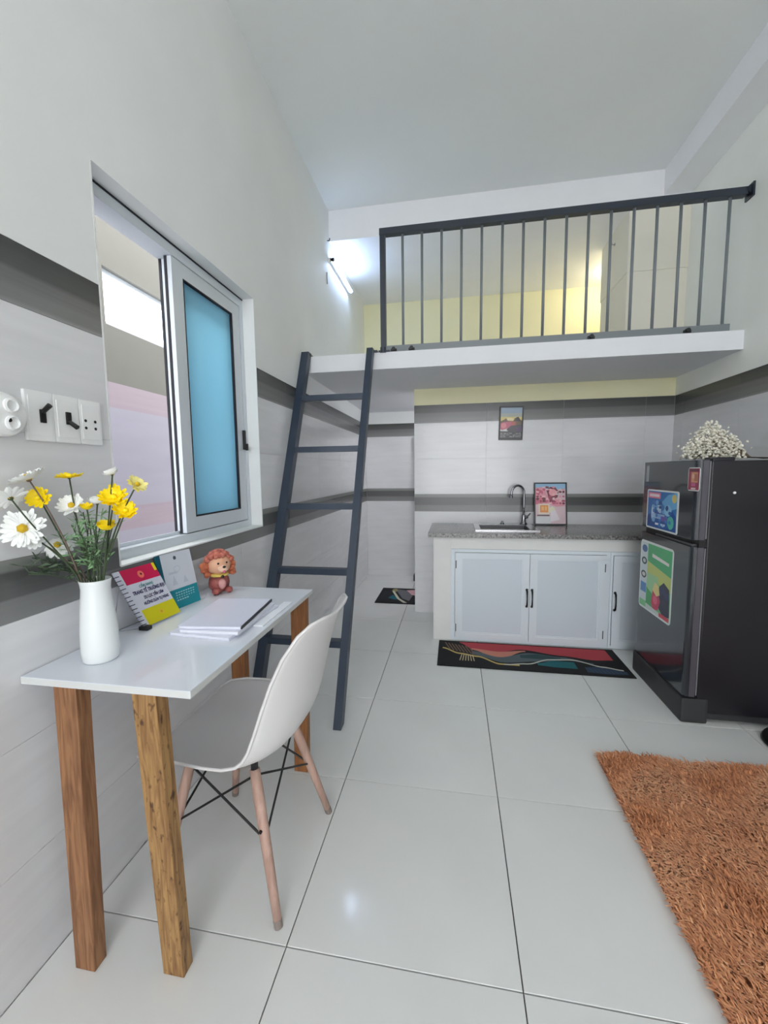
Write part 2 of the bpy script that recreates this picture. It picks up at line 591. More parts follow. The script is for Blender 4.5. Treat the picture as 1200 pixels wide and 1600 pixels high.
# ceiling, dropped ceiling over the loft, beam along the right wall
mb = MB(); mb.box(-0.15, XR + 0.15, YF - 0.12, YB + 0.02, H, H + 0.12)
struct('ceiling', mb, ceil_m, 'high white ceiling')
mb = MB(); mb.box(0, XR, YB, YN, ZB, H)
struct('ceiling_loft', mb, paint_white, 'lower white ceiling over the loft with a flush front face')
mb = MB(); mb.box(2.507, XR, YF, YB, 3.205, H)
struct('trim_2', mb, paint_white, 'white beam along the top of the right wall')
# boxed column in the loft
mb = MB()
mb.box(2.29, XR, YB + 0.012, 4.03, ZS1, 2.70)
mb.box(2.285, XR, YB + 0.004, 4.035, 2.70, ZB)
struct('wall_column', mb, mat('column_paint', (230, 226, 212), 0.6, noise=0.02, nscale=3), 'boxed-in pale column at the right end of the loft')

# loft slab
mb = MB(); mb.box(0, XR, YS, YN, ZS0, ZS1)
struct('floor_loft', mb, mat('slab_paint', (226, 228, 232), 0.6, noise=0.02, nscale=3), 'white loft slab over the kitchen')

# ---------------------------------------------------------------- corridor outside the window
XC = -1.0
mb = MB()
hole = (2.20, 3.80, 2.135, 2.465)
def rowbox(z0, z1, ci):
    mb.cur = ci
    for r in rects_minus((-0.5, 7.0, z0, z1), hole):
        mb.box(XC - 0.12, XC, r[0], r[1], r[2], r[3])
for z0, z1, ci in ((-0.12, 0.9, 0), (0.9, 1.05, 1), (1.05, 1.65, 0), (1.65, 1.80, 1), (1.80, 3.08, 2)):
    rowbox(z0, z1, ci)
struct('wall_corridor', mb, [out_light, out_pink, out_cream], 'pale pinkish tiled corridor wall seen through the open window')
mb = MB(); mb.box(XC, -0.15, -0.5, 7.0, -0.12, 0.0)
struct('floor_corridor', mb, tile_floor, 'corridor floor outside the window')
w2 = struct_empty('window_2', (XC - 0.06, 3.0, 2.135), 'bright strip window high in the corridor wall')
mb = MB()
for a in ((2.20, 3.80, 2.135, 2.16), (2.20, 3.80, 2.44, 2.465), (2.20, 2.225, 2.16, 2.44), (3.775, 3.80, 2.16, 2.44)):
    mb.box(XC - 0.09, XC - 0.03, *a)
mb.build('window_frame', pvc, w2)
mb = MB(); mb.box(XC - 0.062, XC - 0.058, 2.225, 3.775, 2.16, 2.44)
mb.build('pane', clear_glass, w2)

# ---------------------------------------------------------------- window in the left wall
win = struct_empty('window_1', (-0.09, (WY0 + WY1) / 2, WZ0), 'white framed sliding window, left half open, blue frosted glass on the right')
def ring(mb, x0, x1, y0, y1, z0, z1, w, wt=None, wb=None):
    wt = w if wt is None else wt; wb = w if wb is None else wb
    mb.box(x0, x1, y0, y1, z1 - wt, z1); mb.box(x0, x1, y0, y1, z0, z0 + wb)
    mb.box(x0, x1, y0, y0 + w, z0 + wb, z1 - wt); mb.box(x0, x1, y1 - w, y1, z0 + wb, z1 - wt)
mb = MB(); ring(mb, -0.140, -0.062, WY0, WY1, WZ0, WZ1, 0.028, 0.045, 0.036)
mb.box(-0.104, -0.098, WY0 + 0.028, WY1 - 0.028, WZ0 + 0.036, WZ0 + 0.05)
fr = mb.build('window_frame', pvc, win)
mb = MB(); mb.box(-0.0615, -0.060, WY0, WY1, WZ1 - 0.008, WZ1 - 0.001)
mb.build('dark_strip', strip_m, fr)
def sash(x0, x1, y0, y1, name, film):
    mb = MB(); ring(mb, x0, x1, y0, y1, WZ0 + 0.040, WZ1 - 0.047, 0.070, 0.062, 0.066)
    s = mb.build(name, pvc, win)
    m2 = MB(); ring(m2, x0 - 0.0008, x1 + 0.0008, y0 + 0.066, y1 - 0.066, WZ0 + 0.102, WZ1 - 0.105, 0.006)
    m2.box(x0 + 0.001, x0 + 0.011, y0 - 0.004, y0, WZ0 + 0.04, WZ1 - 0.047)  # dark strip down the near edge of the sash
    m2.build('dark_strip', strip_m, s)
    m3 = MB(); xm = (x0 + x1) / 2
    m3.box(xm - 0.0025, xm + 0.0025, y0 + 0.06, y1 - 0.06, WZ0 + 0.1, WZ1 - 0.103)
    pn = m3.build('pane', clear_glass, s)
    if film:
        m4 = MB(); m4.quad((xm + 0.003, y0 + 0.06, WZ0 + 0.1), (xm + 0.003, y1 - 0.06, WZ0 + 0.1), (xm + 0.003, y1 - 0.06, WZ1 - 0.103), (xm + 0.003, y0 + 0.06, WZ1 - 0.103)); m4.build('frosted_film', blue_film, s)
    return s
s1 = sash(-0.096, -0.066, 1.526, 2.036, 'sash', True)
s2 = sash(-0.134, -0.106, 1.545, 2.040, 'sash', False)
mb = MB(); mb.cbox(-0.066, -0.052, 2.018, 2.032, 1.37, 1.47, 0.003); mb.cbox(-0.054, -0.040, 2.020, 2.030, 1.365, 1.40, 0.003)
mb.build('latch', black_pl, s1)
# plastered sill, flush with the wall
mb = MB(); mb.box(-0.15, 0.002, WY0, WY1, WZ0 - 0.003, WZ0 + 0.002)
mb.build('window_sill', paint, win)

# ---------------------------------------------------------------- lamps
def tube_lamp(name, p, length, axis, label, watt, color, normal):
    """batten lamp: housing, glowing tube, two end caps; p = centre of its back"""
    p = Vector(p); ax = Vector(axis); n = Vector(normal)
    t = thing(name, p, label, 'lamp')
    mb = MB(); mb.bar(p - ax * length / 2 + n * 0.011, p + ax * length / 2 + n * 0.011, 0.030, 0.022, side=ax.cross(n))
    mb.build('housing', white_pl, t)
    mb = MB(); mb.cyl(p - ax * (length / 2 - 0.012) + n * 0.037, p + ax * (length / 2 - 0.012) + n * 0.037, 0.013, n=16)
    em = mat('glow_' + name, (255, 255, 255), 0.4, emit=color, estr=watt)
    mb.build('tube', em, t, smooth=True)
    for s in (-1, 1):
        mb = MB(); mb.cyl(p + ax * (s * (length / 2 - 0.012)) + n * 0.037, p + ax * (s * length / 2) + n * 0.037, 0.016, n=16)
        mb.bar(p + ax * (s * length / 2 - s * 0.006) + n * 0.015, p + ax * (s * length / 2 - s * 0.006) + n * 0.045, 0.024, 0.012, side=ax.cross(n))
        mb.build('end_cap', white_pl, t)
    return t
tube_lamp('loft_tube_lamp', (0.0, 3.74, 2.985), 0.62, (0, 1, 0), 'lit white tube lamp on the left wall up in the loft', 42.0, (184, 212, 255), (1, 0, 0))
tube_lamp('ceiling_tube_lamp', (0.95, -0.6, H), 1.2, (1, 0, 0), 'white tube lamp on the high ceiling near the viewer', LAMP_W * 0.50, (252, 252, 255), (0, 0, -1))
tube_lamp('ceiling_tube_lamp', (0.95, -2.7, H), 1.2, (1, 0, 0), 'white tube lamp on the high ceiling behind the viewer', LAMP_W, (252, 252, 255), (0, 0, -1))
# warm bulb behind the boxed column in the loft
bl = thing('loft_bulb', (2.55, 4.40, ZB), 'warm bulb on the loft ceiling hidden behind the boxed column', 'lamp')
mb = MB(); mb.lathe([(0.045, 0.0), (0.045, -0.02), (0.02, -0.03), (0.02, -0.05), (0.0, -0.05)], (2.55, 4.40, ZB), 20); mb.build('holder', white_pl, bl)
mb = MB(); mb.ball((2.55, 4.40, ZB - 0.085), 0.038, n=2); mb.build('bulb', mat('warm_bulb_glow', (255, 255, 255), 0.4, emit=(255, 240, 205), estr=110.0), bl, smooth=True)
# bulb in the washroom behind the kitchen wall
bl = thing('washroom_bulb', (1.12, 4.15, ZS0), 'lit bulb under the slab behind the kitchen wall', 'lamp')
mb = MB(); mb.lathe([(0.045, 0.0), (0.045, -0.02), (0.02, -0.03), (0.02, -0.05), (0.0, -0.05)], (1.12, 4.15, ZS0), 20); mb.build('holder', white_pl, bl)
mb = MB(); mb.ball((1.12, 4.15, ZS0 - 0.085), 0.038, n=2); mb.build('bulb', mat('bulb_glow', (255, 255, 255), 0.4, emit=(250, 250, 255), estr=150.0), bl, smooth=True)
# thin cable below the loft lamp and a wall hook by the beam
mb = MB(); mb.tube([(0.004, 3.37, 2.86), (0.004, 3.365, 2.82), (0.004, 3.37, 2.77)], 0.004, 6)
tag(mb.build('lamp_cable', mat('cable_grey', (150, 152, 155), 0.5)), 'short grey cable on the left wall below the loft lamp', 'cable')
mb = MB(); mb.cyl((0, 3.405, 3.12), (0.02, 3.405, 3.12), 0.004, n=8); mb.cyl((0.02, 3.405, 3.12), (0.022, 3.405, 3.138), 0.004, n=8)
tag(mb.build('wall_hook', bolt_m), 'tiny dark hook at the top of the left wall beside the beam', 'hook')
mb = MB(); mb.cyl((2.285, 3.73, 3.03), (2.262, 3.73, 3.03), 0.004, n=8); mb.cyl((2.262, 3.73, 3.03), (2.258, 3.73, 3.05), 0.004, n=8); mb.cyl((2.286, 3.73, 3.03), (2.281, 3.73, 3.03), 0.011, n=12)
tag(mb.build('wall_hook', steel), 'small metal hook on the pale loft column', 'hook')

# ---------------------------------------------------------------- loft railing
rl = thing('loft_railing', (0.56, 2.825, ZS1), 'dark metal railing with grey balusters along the loft edge', 'railing')
yr = 2.828
mb = MB(); mb.box(0.535, 2.665, yr - 0.022, yr + 0.022, 2.792, 2.832); mb.build('top_rail', rail_dark, rl)
mb = MB(); mb.bar((2.665, yr, 2.812), (2.688, yr, 2.828), 0.044, 0.036, side=(0, 1, 0)); mb.box(2.682, XR, yr - 0.035, yr + 0.035, 2.775, 2.85)
mb.build('wall_bracket', rail_dark, rl)
mb = MB(); mb.box(0.537, 0.573, yr - 0.018, yr + 0.018, ZS1, 2.792); mb.build('post', rail_dark, rl)
mb = MB(); mb.box(0.573, 2.622, yr - 0.014, yr + 0.014, ZS1 + 0.004, ZS1 + 0.044); mb.build('bottom_rail', rail_grey, rl)
bmesh_b = None
for i in range(16):
    x = 0.687 + i * (2.588 - 0.687) / 15
    if bmesh_b is None:
        mb = MB(); mb.cyl((0, 0, 0), (0, 0, 2.793 - ZS1 - 0.042), 0.0085, n=10)
        mb.sm = [True] * 10 + [False] * 2
        bmesh_b = mb.mesh('baluster', rail_grey)
    o = bpy.data.objects.new('baluster', bmesh_b); COL.objects.link(o); o.parent = rl
    o.location = Vector((x, yr, ZS1 + 0.042)) - ORG[rl.name]
mb = MB(); mb.cyl((0.555, yr - 0.030, ZS1 - 0.004), (0.555, yr - 0.030, ZS1 + 0.03), 0.020, n=14); mb.box(0.525, 0.60, yr - 0.04, yr + 0.03, ZS1, ZS1 + 0.010)
mb.build('post_foot', rail_dark, rl)
for x in (0.625, 0.745, 1.86, 2.395):
    mb = MB(); mb.cyl((x, yr - 0.012, ZS1 + 0.018), (x, yr - 0.034, ZS1 + 0.018), 0.013, n=8); mb.box(x - 0.02, x + 0.02, yr - 0.024, yr - 0.012, ZS1 + 0.006, ZS1 + 0.020)
    mb.build('bolt', bolt_m, rl)

# ---------------------------------------------------------------- ladder
ld = thing('loft_ladder', (0.25, 1.83, 0), 'slate blue metal ladder leaning on the white loft slab', 'ladder')
FY, TY, TZ = 1.835, 2.772, ZS1 + 0.018
def lpt(x, z):
    return Vector((x, FY + (TY - FY) * z / TZ, z))
for x in (0.026, 0.474):
    mb = MB()
    p, q = lpt(x, 0.0), lpt(x, TZ)
    w, dep = (0.050 if x < 0.1 else 0.040), 0.060
    for c, zz in ((p, 0.0), (q, TZ)):
        pass
    vs = []
    for c in (p, q):
        for sx, sy in ((-1, -1), (1, -1), (1, 1), (-1, 1)):
            vs.append((c.x + sx * w / 2, c.y + sy * dep / 2, c.z))
    mb.add(vs, [(0, 3, 2, 1), (4, 5, 6, 7), (0, 1, 5, 4), (1, 2, 6, 5), (2, 3, 7, 6), (3, 0, 4, 7)])
    r = mb.build('side_rail', slate, ld)
    mb = MB(); mb.box(x - 0.02, x + 0.045, YS - 0.03, YS + 0.06, ZS1, ZS1 + 0.008) if x > 0.1 else mb.box(x - 0.018, x + 0.03, YS - 0.03, YS + 0.05, ZS1, ZS1 + 0.008)
    mb.build('hook_plate', slate, r)
for z in (1.728, 1.388, 1.047, 0.698, 0.355):
    p = lpt(0.0, z)
    mb = MB(); mb.box(0.030, 0.462, p.y - 0.024, p.y + 0.024, z - 0.017, z + 0.017)
    mb.build('rung', slate, ld)

# ---------------------------------------------------------------- kitchen
cab_m = mat('cabinet_white', (216, 224, 230), 0.4)
panel_m = mat('cabinet_panel', (204, 213, 221), 0.35)
plaster_k = mat('plinth_plaster', (222, 222, 220), 0.55, noise=0.02)
YC = 2.970
kb = thing('kitchen_cabinet', (1.6, YC, 0), 'white kitchen base cabinet with panelled doors under the stone worktop', 'cabinet')
mb = MB(); mb.cbox(0.880, 1.012, YC, YK - TT, 0.0, 0.770, 0.006)
mb.box(1.012, XR - TT, YC + 0.004, YK - TT, 0.685, 0.770); mb.box(1.012, XR - TT, YK - 0.10, YK - TT, 0, 0.685)
mb.box(1.012, XR - TT, YC + 0.02, YK - 0.1, 0.0, 0.022)
mb.box(2.06, 2.085, YC + 0.004, YK - 0.1, 0.022, 0.685); mb.box(2.60, XR - TT, YC + 0.004, YK - 0.1, 0.022, 0.685)
mb.build('body', plaster_k, kb)
mb = MB()
ring(mb, 0, 1, 0, 1, 0, 1, 0.1) if False else None
def xring(mb, x0, x1, y0, y1, z0, z1, w, wt=None, wb=None):
    wt = w if wt is None else wt; wb = w if wb is None else wb
    mb.box(x0, x1, y0, y1, z1 - wt, z1); mb.box(x0, x1, y0, y1, z0, z0 + wb)
    mb.box(x0, x0 + w, y0, y1, z0 + wb, z1 - wt); mb.box(x1 - w, x1, y0, y1, z0 + wb, z1 - wt)
mb = MB(); xring(mb, 1.008, 2.082, YC - 0.006, YC + 0.030, 0.004, 0.684, 0.028, 0.022, 0.022); mb.build('door_frame', cab_m, kb)
mb = MB(); xring(mb, 2.084, 2.62, YC - 0.006, YC + 0.030, 0.004, 0.684, 0.014, 0.022, 0.022); mb.build('door_frame', cab_m, kb)
def cab_door(x0, x1, hx, hinge):
    z0, z1 = 0.028, 0.660
    mb = MB(); xring(mb, x0, x1, YC - 0.020, YC - 0.0065, z0, z1, 0.042, 0.034, 0.034)
    d = mb.build('door', cab_m, kb)
    mb = MB(); mb.box(x0 + 0.04, x1 - 0.04, YC - 0.011, YC - 0.0075, z0 + 0.03, z1 - 0.03)
    mb.build('panel', panel_m, d)
    # bead around the panel
    mb = MB(); xring(mb, x0 + 0.042, x1 - 0.042, YC - 0.016, YC - 0.011, z0 + 0.034, z1 - 0.034, 0.010)
    mb.build('bead', cab_m, d)
    yy = YC - 0.020
    mb = MB()
    mb.tube([(hx, yy, 0.405), (hx, yy - 0.020, 0.398), (hx, yy - 0.026, 0.37), (hx, yy - 0.028, 0.345), (hx, yy - 0.026, 0.32), (hx, yy - 0.020, 0.292), (hx, yy, 0.285)], [0.007, 0.006, 0.0045, 0.004, 0.0045, 0.006, 0.007], 8)
    mb.ball((hx, yy - 0.004, 0.405), 0.010, 1, 0.6, 1, 1); mb.ball((hx, yy - 0.004, 0.285), 0.010, 1, 0.6, 1, 1)
    mb.build('handle', mat('dark_bronze', (38, 36, 36), 0.35, metal=0.6), d, smooth=True)
    if hinge:
        for z in (0.575, 0.105):
            mb = MB(); mb.box(hinge - 0.010, hinge + 0.012, YC - 0.0215, YC - 0.0202, z - 0.028, z + 0.028); mb.cur = 1; mb.cyl((hinge - 0.002, YC - 0.023, z - 0.028), (hinge - 0.002, YC - 0.023, z + 0.028), 0.0032, n=8)
            mb.build('hinge', [cab_m, mat('hinge_pin', (70, 70, 74), 0.4)], d)
cab_door(1.038, 1.5525, 1.537, 1.046)
cab_door(1.5555, 2.054, 1.572, 2.047)
cab_door(2.100, 2.604, 2.112, None)

gran = mat('speckled_granite', (62, 60, 60), 0.2, col2=(158, 156, 154), nscale=75)
ct = MB()
SX0, SX1, SY0, SY1 = 1.215, 1.60, 3.115, 3.44      # sink cut-out
for r in rects_minus((0.843, XR - TT, 2.945, YK - TT), (SX0, SX1, SY0, SY1)):
    ct.box(r[0], r[1], r[2], r[3], 0.7705, 0.800)
tag(ct.build('worktop', gran), 'grey speckled granite worktop on the kitchen cabinet', 'worktop')

# sink
sk = thing('kitchen_sink', (1.41, 3.29, 0.80), 'small stainless steel sink set in the granite worktop', 'sink')
mb = MB()
for r in rects_minus((1.185, 1.645, 3.092, 3.495), (SX0 + 0.012, SX1 - 0.012, SY0 + 0.012, SY1 - 0.012)):
    mb.box(r[0], r[1], r[2], r[3], 0.8005, 0.807)
xring_ = None
mb.build('rim', steel, sk)
mb = MB()
a0, a1, b0, b1 = SX0 + 0.012, SX1 - 0.012, SY0 + 0.012, SY1 - 0.012
for (x0, x1, y0, y1) in ((a0 - 0.002, a0, b0, b1), (a1, a1 + 0.002, b0, b1), (a0, a1, b0 - 0.002, b0), (a0, a1, b1, b1 + 0.002)):
    mb.box(x0, x1, y0, y1, 0.64, 0.8005)
mb.box(a0, a1, b0, b1, 0.638, 0.640)
mb.build('basin', mat('basin_steel', (96, 96, 98), 0.35, metal=0.9), sk)
mb = MB(); mb.lathe([(0.0, 0.0), (0.035, 0.0), (0.035, 0.004), (0.02, 0.002), (0.0, 0.002)], ((a0 + a1) / 2, (b0 + b1) / 2, 0.640), 18)
mb.build('drain', chrome, sk)
mb = MB(); mb.lathe([(0.016, 0.0), (0.016, 0.006), (0.007, 0.012), (0.010, 0.02), (0.0, 0.024)], (1.42, 3.468, 0.8075), 14)
mb.build('plug_knob', chrome, sk, smooth=True)

# faucet
fc = thing('faucet', (1.588, 3.468, 0.807), 'tall gooseneck chrome faucet behind the sink', 'faucet')
fx, fy = 1.588, 3.468
mb = MB(); mb.lathe([(0.028, 0.0), (0.028, 0.008), (0.020, 0.014), (0.018, 0.05), (0.016, 0.07), (0.012, 0.078), (0.0, 0.08)], (fx, fy, 0.807), 20)
mb.build('base', chrome, fc, smooth=True)
pts = [(fx, fy, 0.87), (fx, fy, 0.95), (fx, fy, 1.04)]
for i in range(1, 13):
    a = PI * i / 12 * 1.02
    pts.append((fx - 0.052 + 0.052 * math.cos(a), fy - 0.035 * (1 - math.cos(a)) / 2 * 1.2, 1.06 + 0.062 * math.sin(a)))
pts.append((pts[-1][0] - 0.002, pts[-1][1] - 0.002, 1.035))
mb = MB(); mb.tube(pts, 0.0095, 12); mb.build('spout', chrome, fc, smooth=True)
mb = MB(); mb.cyl((pts[-1][0], pts[-1][1], 1.042), (pts[-1][0] - 0.001, pts[-1][1], 1.022), 0.0125, n=14); mb.build('aerator', chrome, fc)
mb = MB(); mb.cyl((fx, fy, 0.862), (fx + 0.030, fy - 0.015, 0.868), 0.013, n=12); mb.cyl((fx + 0.024, fy - 0.012, 0.868), (fx + 0.046, fy - 0.03, 0.898), 0.007, 0.005, n=10)
mb.build('lever', chrome, fc)

# framed picture on the wall
def picture(name, BL, U, V, depth, border, patches, label, frame_col):
    """frame with its back on BL,U,V plane; U right, V up (metres), print inset"""
    BL, U, V = Vector(BL), Vector(U), Vector(V)
    n = U.cross(V).normalized()
    t = thing(name, BL + U / 2, label, 'picture')
    u, v = U.normalized(), V.normalized()
    w, h = U.length, V.length
    mb = MB()
    for a0, a1, b0, b1 in ((0, w, 0, border), (0, w, h - border, h), (0, border, border, h - border), (w - border, w, border, h - border)):
        vs = [BL + u * a + v * b + n * c for c in (0, depth) for a, b in ((a0, b0), (a1, b0), (a1, b1), (a0, b1))]
        mb.add(vs, [(0, 3, 2, 1), (4, 5, 6, 7), (0, 1, 5, 4), (1, 2, 6, 5), (2, 3, 7, 6), (3, 0, 4, 7)])
    mb.build('frame', mat('frame_' + name, frame_col, 0.35), t)
    mb = MB()
    vs = [BL + u * a + v * b + n * c for c in (0, depth * 0.4) for a, b in ((border, border), (w - border, border), (w - border, h - border), (border, h - border))]
    mb.add(vs, [(0, 3, 2, 1), (4, 5, 6, 7)])
    mb.build('backing', mat('card_white', (225, 225, 225), 0.6), t)
    print_on('print', t, BL + u * border + v * border + n * depth * 0.4, u * (w - 2 * border), v * (h - 2 * border), patches, 0.25)
    return t, BL, u, v, n, w, h
a = math.radians(-1.6)
sun = [((150, 170, 190), ((0, .80), (1, 1))), ((170, 175, 165), ((0, .68), (1, .82))), ((225, 205, 120), ((0, .56), (1, .70))), ((240, 220, 160), circ(.45, .60, .22, .07)),
       ((96, 70, 40), [(0, .56), (.14, .60), (.26, .66), (.34, .58), (.6, .57), (.66, .66), (.8, .70), (.9, .62), (1, .58), (1, .44), (0, .44)]),
       ((40, 26, 30), [(.66, .58), (.74, .68), (.84, .70), (.92, .62), (.92, .56)]),
       ((190, 90, 110), [(0, .50), (.2, .54), (.55, .56), (.72, .50), (.6, .40), (.4, .34), (.1, .28), (0, .3)]),
       ((214, 120, 130), circ(.16, .42, .13, .09)), ((180, 86, 74), [(.5, .56), (.72, .54), (.7, .42), (.52, .42)]),
       ((58, 50, 58), [(.5, .42), (1, .46), (1, .2), (.4, .22), (.3, .3)]), ((78, 52, 96), [(.74, .36), (1, .38), (1, .24), (.78, .24)]),
       ((24, 24, 24), ((0, 0), (1, .235)))] + [((140, 140, 140), ((i / 7 + .02, yy), (i / 7 + .11 + 0.03 * ((i + k) % 2), yy + .03))) for k, yy in enumerate((.155, .10, .05)) for i in range(7) if (i + k) % 5 != 4]
BLp = at(778.5, 687.5, 1, YK - 0.001)
pt, BL0, u0, v0, n0, w0, h0 = picture('wall_picture', BLp, Vector((math.cos(a), 0, math.sin(a))) * -1 * -0.190, Vector((-math.sin(a), 0, math.cos(a))) * 0.272, 0.012, 0.011, sun, 'small black framed sunset picture hung on the dark tile band above the sink', (16, 16, 20))
# framed picture leaning on the wall, standing on the worktop
def mottle(seed, nx, ny, u0, u1, v0, v1, pal):
    q = random.Random(seed); out = []
    for i in range(nx):
        for j in range(ny):
            if q.random() < 0.45: continue
            cx_, cy_ = u0 + (u1 - u0) * (i + .5) / nx, v0 + (v1 - v0) * (j + .5) / ny
            a_ = (u1 - u0) / nx * q.uniform(.4, .75); b_ = (v1 - v0) / ny * q.uniform(.4, .75)
            out.append((q.choice(pal), [(cx_ + a_ * math.cos(t) * q.uniform(.7, 1), cy_ + b_ * math.sin(t) * q.uniform(.7, 1)) for t in (0, 1.05, 2.1, 3.15, 4.2, 5.25)]))
    return out
pink = [((216, 190, 196), ((0, 0), (1, 1))), ((150, 190, 220), ((0, .86), (1, 1))), ((222, 150, 165), [(0, .9), (.3, .92), (.4, .7), (.8, .6), (1, .45), (.7, .42), (.4, .5), (0, .5)]),
        ((196, 96, 120), circ(.14, .78, .12, .07)), ((120, 50, 66), [(.36, .84), (.5, .92), (.66, .92), (.78, .8), (.74, .66), (.6, .60), (.5, .66), (.42, .72)]),
        ((236, 160, 168), circ(.58, .78, .13, .09)), ((150, 60, 84), [(.4, .74), (.56, .62), (.7, .55), (.6, .5), (.44, .62)]), ((206, 110, 130), [(0, .64), (.3, .66), (.4, .52), (0, .48)]),
        ] + mottle(21, 9, 8, .02, .98, .48, .94, [(222, 150, 165), (196, 96, 120), (236, 184, 190), (130, 58, 74), (226, 196, 200), (170, 80, 100), (110, 46, 60)]) + [((232, 214, 196), ((.1, .24), (.46, .50))), ((224, 140, 70), ((.15, .28), (.42, .46))), ((236, 180, 110), ((.2, .33), (.28, .43))), ((236, 180, 110), ((.31, .33), (.38, .43))),
        ((70, 50, 50), ((.05, .19), (.46, .22))), ((226, 222, 196), circ(.55, .34, .1, .09)), ((212, 212, 214), ((0, 0), (.5, .18))), ((230, 220, 226), [(.5, .3), (.66, .34), (.8, .1), (.5, .05)])]
lean = math.asin(0.055 / 0.345)
picture('counter_picture', (1.672, 3.470, 0.8005), (0.252, 0, 0), (0, 0.345 * math.sin(lean), 0.345 * math.cos(lean)), 0.012, 0.010, pink, 'dark framed pink picture leaning on the wall beside the faucet', (18, 18, 24))

# ---------------------------------------------------------------- mats
def wave(c, base, amp, ph, thick, n=26, x0=0.0, x1=1.0):
    top = [(x0 + (x1 - x0) * i / n, base + amp * math.sin(2 * PI * (i / n) * 1.15 + ph)) for i in range(n + 1)]
    return (c, top + [(x, y - thick) for x, y in reversed(top)])
def fill_above(c, base, amp, ph, n=26, x0=0.0, x1=1.0, ytop=1.0):
    top = [(x0 + (x1 - x0) * i / n, min(ytop, base + amp * math.sin(2 * PI * (i / n) * 1.15 + ph))) for i in range(n + 1)]
    return (c, top + [(x1, ytop), (x0, ytop)])
def curve(pts, n=30):
    """smooth curve through the points, sampled along u"""
    out = []
    for i in range(n + 1):
        u = pts[0][0] + (pts[-1][0] - pts[0][0]) * i / n
        for k in range(len(pts) - 1):
            if pts[k][0] <= u <= pts[k + 1][0] + 1e-9:
                t = (u - pts[k][0]) / (pts[k + 1][0] - pts[k][0]); t = t * t * (3 - 2 * t)
                out.append((u, pts[k][1] * (1 - t) + pts[k + 1][1] * t)); break
    return out
def area(c, top, bot):
    return (c, curve(top) + list(reversed(curve(bot))))
def ribbon(c, pts, th):
    p = curve(pts)
    return (c, p + [(u, v - th) for u, v in reversed(p)])
def mat_print():
    P = [((14, 15, 18), ((0, 0), (1, 1)))]
    P.append(area((178, 64, 72), [(.12, .97), (.96, .97)], [(.12, .95), (.20, .66), (.34, .62), (.48, .78), (.70, .62), (.86, .52), (.96, .56)]))
    P.append(area((200, 130, 112), [(.19, .72), (.34, .64), (.50, .74)], [(.19, .66), (.34, .36), (.50, .70)]))
    P.append(area((84, 96, 102), [(.19, .62), (.34, .42), (.52, .66), (.70, .56), (.84, .40)], [(.19, .46), (.36, .22), (.56, .34), (.70, .46), (.84, .36)]))
    P.append(area((46, 72, 74), [(.46, .56), (.56, .62), (.68, .54)], [(.46, .44), (.58, .44), (.68, .50)]))
    P.append(area((22, 96, 104), [(.54, .28), (.64, .40), (.74, .40)], [(.54, .20), (.64, .16), (.74, .16)]))
    P.append(area((44, 62, 84), [(.78, .24), (.88, .30), (.98, .16)], [(.78, .06), (.88, .04), (.98, .06)]))
    P.append(ribbon((206, 182, 110), [(.02, .70), (.12, .50), (.22, .42), (.34, .18), (.44, .18)], .05))
    P.append(ribbon((196, 196, 184), [(.36, .17), (.48, .24), (.62, .46), (.74, .50), (.88, .30), (.97, .22)], .04))
    for i in range(8):
        x = .03 + i * .020
        P.append(((112, 88, 74), [(x, .92 - i * .02), (x + .009, .92 - i * .02), (x + .040, .62 - i * .02), (x + .033, .60 - i * .02)]))
    for i in range(6):
        x = .13 + i * .012
        P.append(((206, 190, 150), [(x, .44), (x + .005, .44), (x - .008 + i * .004, .20), (x - .013 + i * .004, .20)]))
    for i in range(9):
        P.append(((70, 84, 104), [(.80 + i * .02, .20 - i * .008), (.803 + i * .02, .20 - i * .008), (.812 + i * .02, .08), (.809 + i * .02, .08)]))
    return P
def mat_print_small():
    P = [((14, 15, 20), ((0, 0), (1, 1)))]
    P.append(((176, 70, 96), [(.56, 1), (1, 1), (1, 0), (.64, 0), (.60, .4)]))
    P.append(((206, 160, 168), [(.40, .86), (.56, .92), (.62, .5), (.52, .56)]))
    P.append(((106, 106, 112), [(.22, .92), (.42, .86), (.55, .5), (.52, .15), (.40, .3)]))
    P.append(((20, 98, 112), [(.16, .30), (.22, .52), (.34, .28), (.30, .20)]))
    P.append(((150, 140, 96), circ(.22, .84, .05, .12)))
    P.append(((206, 204, 184), [(.17, .80), (.21, .80), (.36, .28), (.50, .03), (.44, .03), (.32, .26)]))
    for i in range(5):
        P.append(((40, 44, 54), [(.06 + i * .03, .8), (.07 + i * .03, .8), (.05 + i * .03, .2), (.04 + i * .03, .2)]))
    return P
def floor_mat(name, x0, x1, y0, y1, label, rz=0.0, mirror=False):
    t = thing(name, (x0, y0, 0), label, 'mat')
    mb = MB(); mb.cbox(x0, x1, y0, y1, 0.0003, 0.007, 0.002); mb.build('backing', mat('mat_black', (18, 18, 20), 0.9), t)
    b = 0.006
    print_on('print', t, (x0 + b, y0 + b, 0.0072), (x1 - x0 - 2 * b, 0, 0), (0, y1 - y0 - 2 * b, 0), mat_print_small() if mirror else mat_print(), 0.9, 0.0001)
    return t
floor_mat('kitchen_mat', 0.925, 2.105, 2.546, 2.938, 'long dark mat with red and teal waves in front of the kitchen cabinet')
tm = floor_mat('door_mat', 0.0, 0.62, 0.0, 0.50, 'short dark mat with pink and teal waves in the passage beyond the ladder', mirror=True)
tm.location = (0.283, 3.735, 0); tm.rotation_euler = (0, 0, math.radians(0))
